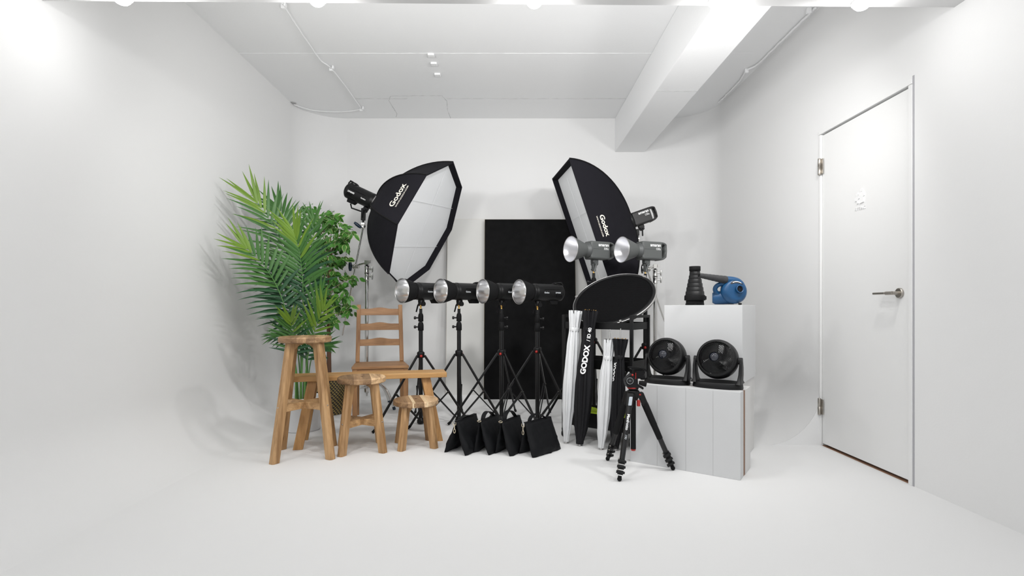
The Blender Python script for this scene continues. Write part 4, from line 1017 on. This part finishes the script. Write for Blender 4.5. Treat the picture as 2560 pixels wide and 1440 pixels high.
# fluid head
hd_ = MB(); hd_.lathe([(.0001, .458), (.027, .458), (.029, .462), (.029, .472), (.0001, .474)], 26, caps=False)
hd_.prism([(-.045, .488), (-.040, .474), (.030, .472), (.046, .462), (.052, .466), (.050, .476), (.020, .492), (.018, .535), (-.012, .550), (-.038, .530), (-.052, .512)], -.030, .028, frame((0, 0, 0), (1, 0, 0), (0, 0, 1), (0, -1, 0)))
hd = hd_.build('fluid_head', M_blk, t, bevel=.004)
MB().lathe([(.0285, 0), (.0300, .002), (.0300, .006), (.0285, .007)], 26, Matrix.Translation((-.004, 0, .4655))).build('pan_ring', M_red, hd)
A = aim((-.026, -.030, .512), (-.15, -1, .05))
MB().lathe([(.0001, .006), (.017, .006), (.019, .004), (.020, -.004)], 28, A, caps=False).build('tilt_dial', M_blks, hd)
MB().tube([A @ V((.0178*cos(2*pi*i/30), .0178*sin(2*pi*i/30), .0062)) for i in range(30)], .0007, 5, closed=True).build('dial_ring', M_greyp, hd)
MB().box((0, 0, .0065), (.012, .0016, .0008), A).build('dial_mark', M_greyp, hd)
MB().ball((-.012, -.034, .545), .0062).build('lock_button', M_red, hd)
MB().box((.006, -.032, .540), (.003, .004, .034)).build('red_stripe', M_red, hd)
mb = MB(); mb.box((.028, -.004, .548), (.046, .058, .050)); mb.box((.046, -.022, .530), (.024, .024, .026)); mb.box((.052, -.004, .560), (.018, .045, .020)); mb.build('head_block', M_blkm, hd, bevel=.006)
mb = MB(); mb.tube([(.022, -.038, .503), (.040, -.042, .500), (.062, -.046, .495)], [.010, .0145, .0155], 18); mb.build('pan_knob', M_blkm, hd)
mb = MB(); mb.box((.018, 0, .5775), (.070, .058, .010)); pl = mb.build('top_plate', M_blk, hd, bevel=.004)
mb = MB(); mb.tube(bez([(-.030, -.012, .586), (-.045, -.036, .588), (.020, -.046, .590), (.062, -.036, .584), (.070, -.010, .565)], 18), .0048, 10); mb.build('plate_lever', M_blkm, pl)

# ================================================================== cart, dish, umbrellas
CU = V((.774-.376, 3.345-3.645, 0)).normalized(); CN = V((-CU.y, CU.x, 0)); CO = V((.376, 3.645, 0))+CN*.03
CA = atan2(CU.y, CU.x); LX, LY = .515, .285
t = thing('rolling_cart', 'black three-tier metal rolling cart behind the folded umbrellas', 'cart', CO, CA)
for x in (0, LX):
    for y_ in (0, LY):
        MB().box((x, y_, (.06+.872)/2), (.020, .020, .872-.06)).build('post', M_blk, t, bevel=.001)
    MB().box((x, LY/2, .863), (.020, LY, .018)).build('end_rail', M_blk, t, bevel=.001)
def tray(z0, z1, name):
    mb = MB(); mb.box((LX/2, LY/2, z0+.0015), (LX-.02, LY-.02, .003))
    for y_ in (0, LY): mb.box((LX/2, y_, (z0+z1)/2), (LX-.02, .004, z1-z0))
    for x in (0, LX): mb.box((x, LY/2, (z0+z1)/2), (.004, LY-.02, z1-z0))
    return mb.build(name, M_blk, t)
tray(.775, .822, 'shelf'); tray(.500, .565, 'shelf'); tray(.092, .192, 'shelf')
for x in (0, LX):
    for y_ in (0, LY):
        c = MB().box((x, y_, .056), (.022, .022, .014)).box((x+.006, y_, .042), (.003, .016, .030)).box((x-.010, y_, .042), (.003, .016, .030)).build('caster', M_blkm, t)
        MB().tube([(x-.008, y_+.004, .026), (x+.005, y_+.004, .026)], .026, 20).build('wheel', M_blk, c)
M4 = Matrix.Translation(CO) @ Matrix.Rotation(CA, 4, 'Z')
mb = MB(); random.seed(3); nx_, ny_ = 34, 12; vs = []
for j in range(ny_+1):
    for i in range(nx_+1):
        x = .05+(LX-.09)*i/nx_; y_ = .020+(LY-.05)*j/ny_; h_ = .186+.055*max(0, noise.noise(V((x*9+1.3, y_*9, .4))))+.012*noise.noise(V((x*30, y_*30, 1)))
        e_ = min(i, nx_-i, j+1, ny_-j)/2; h_ = .098+(h_-.098)*min(1, e_+.2)
        vs.append(M4 @ V((x, y_, h_)))
mb.add(vs, [(j*(nx_+1)+i, j*(nx_+1)+i+1, (j+1)*(nx_+1)+i+1, (j+1)*(nx_+1)+i) for j in range(ny_) for i in range(nx_)], 0, True)
mb.add([M4 @ V(p_) for p_ in ((.05, .02, .097), (LX-.04, .02, .097), (LX-.04, LY-.03, .097), (.05, LY-.03, .097))], [(3, 2, 1, 0)])
tag(mb.build('safety_cloth', M_lime), 'crumpled lime-yellow cloth lying in the bottom tray of the cart', 'cloth')
# beauty dish with honeycomb grid
DC = W(1534, 746, 3.73); vdir = (V((0, 0, CAMZ))-DC).normalized()
right = V((0, 0, 1)).cross(-vdir).normalized()*-1
right = V((-vdir.y, vdir.x, 0)).normalized(); right = right if right.x > 0 else -right
up_ = right.cross(-vdir).normalized(); up_ = up_ if up_.z > 0 else -up_
mj = right*cos(R(16.4))+up_*sin(R(16.4)); mn = -right*sin(R(16.4))+up_*cos(R(16.4))
nd = (vdir*.563+mn*.826).normalized(); yy = nd.cross(mj)
A = frame((0, 0, 0), mj, yy, nd); RD = 105/1280*3.73
t = thing('beauty_dish', 'large round black honeycomb dish with silver rim lying tilted on the cart', 'light modifier', DC)
M_grid = mat('honeycomb_grid', (.002, .002, .002), .8, spec=.05)
nt = M_grid.node_tree; tc = nt.nodes.new('ShaderNodeTexCoord'); vo = nt.nodes.new('ShaderNodeTexVoronoi'); vo.feature = 'DISTANCE_TO_EDGE'; vo.inputs['Scale'].default_value = 130; vo.inputs['Randomness'].default_value = .15
cr = nt.nodes.new('ShaderNodeValToRGB'); cr.color_ramp.elements[0].position = .04; cr.color_ramp.elements[0].color = (.010, .010, .011, 1); cr.color_ramp.elements[1].position = .14; cr.color_ramp.elements[1].color = (.0008, .0008, .0008, 1)
nt.links.new(tc.outputs['Object'], vo.inputs['Vector']); nt.links.new(vo.outputs['Distance'], cr.inputs[0]); nt.links.new(cr.outputs['Color'], nt.nodes['Principled BSDF'].inputs['Base Color'])
MB().lathe([(RD-.007, -.004), (RD-.006, .006), (RD-.003, .007), (RD, .003), (RD, -.010), (RD-.004, -.014)], 90, A, caps=False).build('silver_rim', M_rim, t)
MB().lathe([(.0001, .001), (RD-.026, .001)], 80, A, caps=False).build('honeycomb_grid', M_grid, t)
MB().lathe([(RD-.027, .0), (RD-.026, .009), (RD-.007, .006), (RD-.006, -.004)], 90, A, caps=False).build('grid_frame', M_blk, t)
MB().lathe([(RD-.002, -.008), (RD-.02, -.030), (RD*.72, -.075), (RD*.45, -.095), (.09, -.105), (.075, -.13), (.0001, -.13)], 64, A, caps=False).build('dish', M_blkm, t)
for a in (150, 30, 270):
    MB().box((0, 0, 0), (.022, .014, .014), A @ Matrix.Rotation(R(a), 4, 'Z') @ Matrix.Translation((RD-.006, 0, .006))).build('clip', M_chrome, t)
# folded umbrellas
def umbrella(label, b, top, shaft, radii, m, L_fab, seed, tipm):
    b = V(b); top = V(top); d = (top-b).normalized(); L = (top-b).length; A = aim((0, 0, 0), d, (0, -1, 0))
    t = thing('photo_umbrella', label, 'umbrella', b, 0, 'folded studio umbrellas leaning on the cart')
    pr = []; n = 40
    for i in range(n+1):
        u = i/n; k = u*(len(radii)-1); j = min(int(k), len(radii)-2); f = k-j; f = f*f*(3-2*f)
        pr.append((radii[j]*(1-f)+radii[j+1]*f, .012+(L_fab-.012)*u))
    ph = seed*1.7
    pl = lambda a, u: 1+(.10+.10*u)*cos(2*pi*a*9+ph+u*5.0)+.05*cos(2*pi*a*4+ph*2-u*4)
    mb = MB().lathe(pr, 90, A, caps=False, pleat=pl)
    fab = mb.build('canopy', m, t)
    MB().lathe([(radii[-1]*1.02, L_fab-.002), (radii[-1]*.72, L_fab-.004), (.006, L_fab-.018)], 40, A, caps=False).build('canopy_inside', M_blkm if m is M_umbb else M_umbw, fab)
    jn = radii[-2]; zt_ = L_fab*(1-1.0/(len(radii)-1))
    MB().lathe([(jn*1.05, zt_-.014), (jn*1.13, zt_-.011), (jn*1.13, zt_+.011), (jn*1.05, zt_+.014)], 40, A, caps=False).build('tie_strap', m, fab)
    mb = MB()
    for i in range(8):
        a = 2*pi*i/8+seed; r_ = radii[-1]*.80; mb.tube([A @ V((r_*cos(a), r_*sin(a), L_fab-.02)), A @ V((r_*1.04*cos(a), r_*1.04*sin(a), L_fab+.006))], .0022, 6)
    mb.build('rib_tips', M_brass if m is M_umbb else M_blk, t)
    MB().tube([A @ V((0, 0, L_fab-.05)), A @ V((0, 0, L_fab+shaft))], .004, 10).build('shaft', M_chrome, t)
    MB().lathe([(.0001, 0), (.009, 0), (.0105, .003), (.0105, .012), (.009, .014), (.0001, .014)], 16, A, caps=False).build('tip_cap', tipm, t)
    return t, A, pr, fab
wb = M_rim
u1 = umbrella('long white folded umbrella leaning at the left end of the cart', (.388, 3.484, 0), (.4635, 3.535, .905), 0, [.017, .030, .040, .044, .042, .038, .030, .040], M_umbw, .905, 1, wb)
u2 = umbrella('long black folded umbrella with white lettering, beside the long white one', (.472, 3.42, 0), (.5535, 3.472, .905), 0, [.022, .042, .052, .054, .049, .041, .034, .046], M_umbb, .907, 2, wb)
u3 = umbrella('short white folded umbrella with its metal shaft up, third from the left', (.598, 3.327, 0), (.664, 3.380, .712), .070, [.018, .032, .039, .040, .037, .027, .032], M_umbw, .714, 3, wb)
u4 = umbrella('short black folded umbrella with its metal shaft up, nearest the tripod', (.690, 3.31, 0), (.728, 3.345, .718), .068, [.018, .034, .041, .041, .037, .029, .044], M_umbb, .720, 4, wb)
def umb_text(u, body, size, z0, ang, twist, bold=.001):
    t, A, pr, fab = u
    def fn(x, y, z):
        h_ = z0+x; k = min(len(pr)-1.001, max(0, (h_-.012)/(pr[-1][1]-.012)*(len(pr)-1))); j = int(k); r_ = (pr[j][0]*(1-k+j)+pr[j+1][0]*(k-j))*1.16
        a = ang+twist*x-y/r_
        return A @ V((r_*cos(a), r_*sin(a), h_))
    text('lettering', body, size, None, M_white, fab, fn=fn, bold=bold, subdiv=1)
def ang_of(A, wd):     # angle in the umbrella's section that faces world direction wd
    q = A.to_3x3().inverted() @ V(wd); return atan2(q.y, q.x)
umb_text(u2, 'GODOX', .050, .575, ang_of(u2[1], (-.32, -1, 0)), 1.6, .0022)
umb_text(u2, '/ ID 40', .032, .745, ang_of(u2[1], (-.02, -1, 0)), 1.8, .0008)
umb_text(u4, 'GODOX', .032, .505, ang_of(u4[1], (-.95, -.5, 0)), 1.4, .0012)

# ================================================================== sandbags
def pouch(o, u, w_, hgt, L, lean, thick, seed, name, parent):
    # o: front top corner, u: along the bag, w_: sideways; hangs from the top and flares to the floor
    ns, nt_ = 16, 12; front = []; back = []
    def P_(s, tt, side):
        q = o+u*(L*(s*1.0))+w_*(lean*tt**1.15)-V((0, 0, hgt*tt))
        fl = (s-.5)*.10*tt; q = q+u*fl*L
        th_ = thick*(.16+.95*tt**.8)*(1-.72*max(0, (tt-.80)/.20))*(max(0, 1-abs(2*s-1)**3.2))**.5+.003
        nz_ = noise.noise(V((s*3+seed, tt*3, side*2)))*.016*tt+noise.noise(V((s*8+seed, tt*7, side)))*.008*min(1, tt*2)
        q = q+w_*side*(th_*.5+abs(nz_)*.9+nz_*.4)
        if tt > .99: q.z = max(q.z, .0015)
        return q
    mb = MB(); vs = []
    for side in (1, -1):
        for i in range(nt_+1):
            for j in range(ns+1): vs.append(P_(j/ns, i/nt_, side))
    n = (nt_+1)*(ns+1); f = []
    for i in range(nt_):
        for j in range(ns):
            a = i*(ns+1)+j; f.append((a, a+1, a+ns+2, a+ns+1)); f.append((n+a, n+a+ns+1, n+a+ns+2, n+a+1))
    for j in range(ns): f.append((j, n+j, n+j+1, j+1)); a = nt_*(ns+1)+j; f.append((a, a+1, n+a+1, n+a))
    for i in range(nt_):
        a = i*(ns+1); f.append((a, a+ns+1, n+a+ns+1, n+a)); a += ns; f.append((a, n+a, n+a+ns+1, a+ns+1))
    mb.add(vs, f, 0, True); return mb.build(name, M_nylon, parent)
def sandbag(label, front, u, L, hgt, l1, l2, seed, clip, hz=.045):
    u = V((u[0], u[1], 0)).normalized(); w_ = V((u.y, -u.x, 0)); F = V(front)
    t = thing('sandbag', label, 'sandbag', (F.x, F.y, 0), 0, 'black saddle sandbags in a row'); o = V((0, 0, hgt))
    pouch(o+w_*.006, u, w_, hgt-.002, L, l1, .060, seed, 'pouch', t)
    pouch(o-w_*.006+u*.010, u, -w_, hgt-.002, L*.95, l2, .050 if seed == 1 else .034, seed+5, 'pouch', t)
    MB().box((0, 0, 0), (L*.98, .022, .006), frame(o+u*L/2+V((0, 0, .001)), u, w_*-1, (0, 0, 1))).build('top_seam', M_nylon, t, bevel=.002)
    # webbing handle
    hpz = bez([o+u*L*.18, o+u*L*.20+V((0, 0, hz*1.25)), o+u*L*.52+V((0, 0, hz*1.55)), o+u*L*.66+V((0, 0, hz*.5)), o+u*L*.80], 14); mb = MB(); vs = []
    for i, p_ in enumerate(hpz):
        tg = (hpz[min(i+1, 14)]-hpz[max(0, i-1)]).normalized(); nn = w_.cross(tg).normalized()
        for a, b in ((-.015, -.0012), (.015, -.0012), (.015, .0012), (-.015, .0012)): vs.append(p_+w_*a+nn*b)
    mb.add(vs, [(i*4+k, i*4+(k+1) % 4, (i+1)*4+(k+1) % 4, (i+1)*4+k) for i in range(14) for k in range(4)], 0, False); mb.build('handle', M_nylon, t)
    if clip:
        c = o-u*.014-V((0, 0, .012)); s = w_; mb = MB()
        mb.tube([c-s*.010+V((0, 0, .010)), c-s*.011-V((0, 0, .006)), c+s*.011-V((0, 0, .006)), c+s*.010+V((0, 0, .010))], .0022, 8)
        mb.tube([c-V((0, 0, .006)), c-V((0, 0, .034))], .0032, 8)
        k = c-V((0, 0, .045)); mb.tube([k+s*.007*cos(2*pi*i/14)+V((0, 0, .013*sin(2*pi*i/14))) for i in range(14)], .0020, 8, closed=True)
        mb.build('snap_hook', mat('pale_brass', (.75, .66, .50), .3, metal=1), t)
    else:
        c = o-u*.004+V((0, 0, .006)); MB().tube([c+w_*.013*cos(2*pi*i/16)+u*.006*sin(2*pi*i/16)+V((0, 0, .004*sin(2*pi*i/16))) for i in range(16)], .0018, 8, closed=True).build('ring', mat('pale_brass', (.75, .66, .50), .3, metal=1), t)
    return t
sandbag('black sandbag farthest left in the row, hook hanging at its end', (-.335, 3.225, 0), (.42, .90), .26, .205, .070, .075, 1, True, hz=.012)
sandbag('black sandbag second from the left, its handle arched', (-.185, 3.235, 0), (.42, .91), .25, .200, .066, .036, 2, False)
sandbag('black sandbag third from the left, handle standing up', (-.050, 3.215, 0), (.48, .88), .25, .200, .064, .036, 3, False, hz=.055)
t = sandbag('black sandbag at the right end of the row, with hook and side label', (.098, 3.20, 0), (.68, .73), .26, .200, .070, .038, 4, True, hz=.040)
MB().box((.196, .180, .118), (.012, .003, .022)).build('side_label', M_greyd, t)
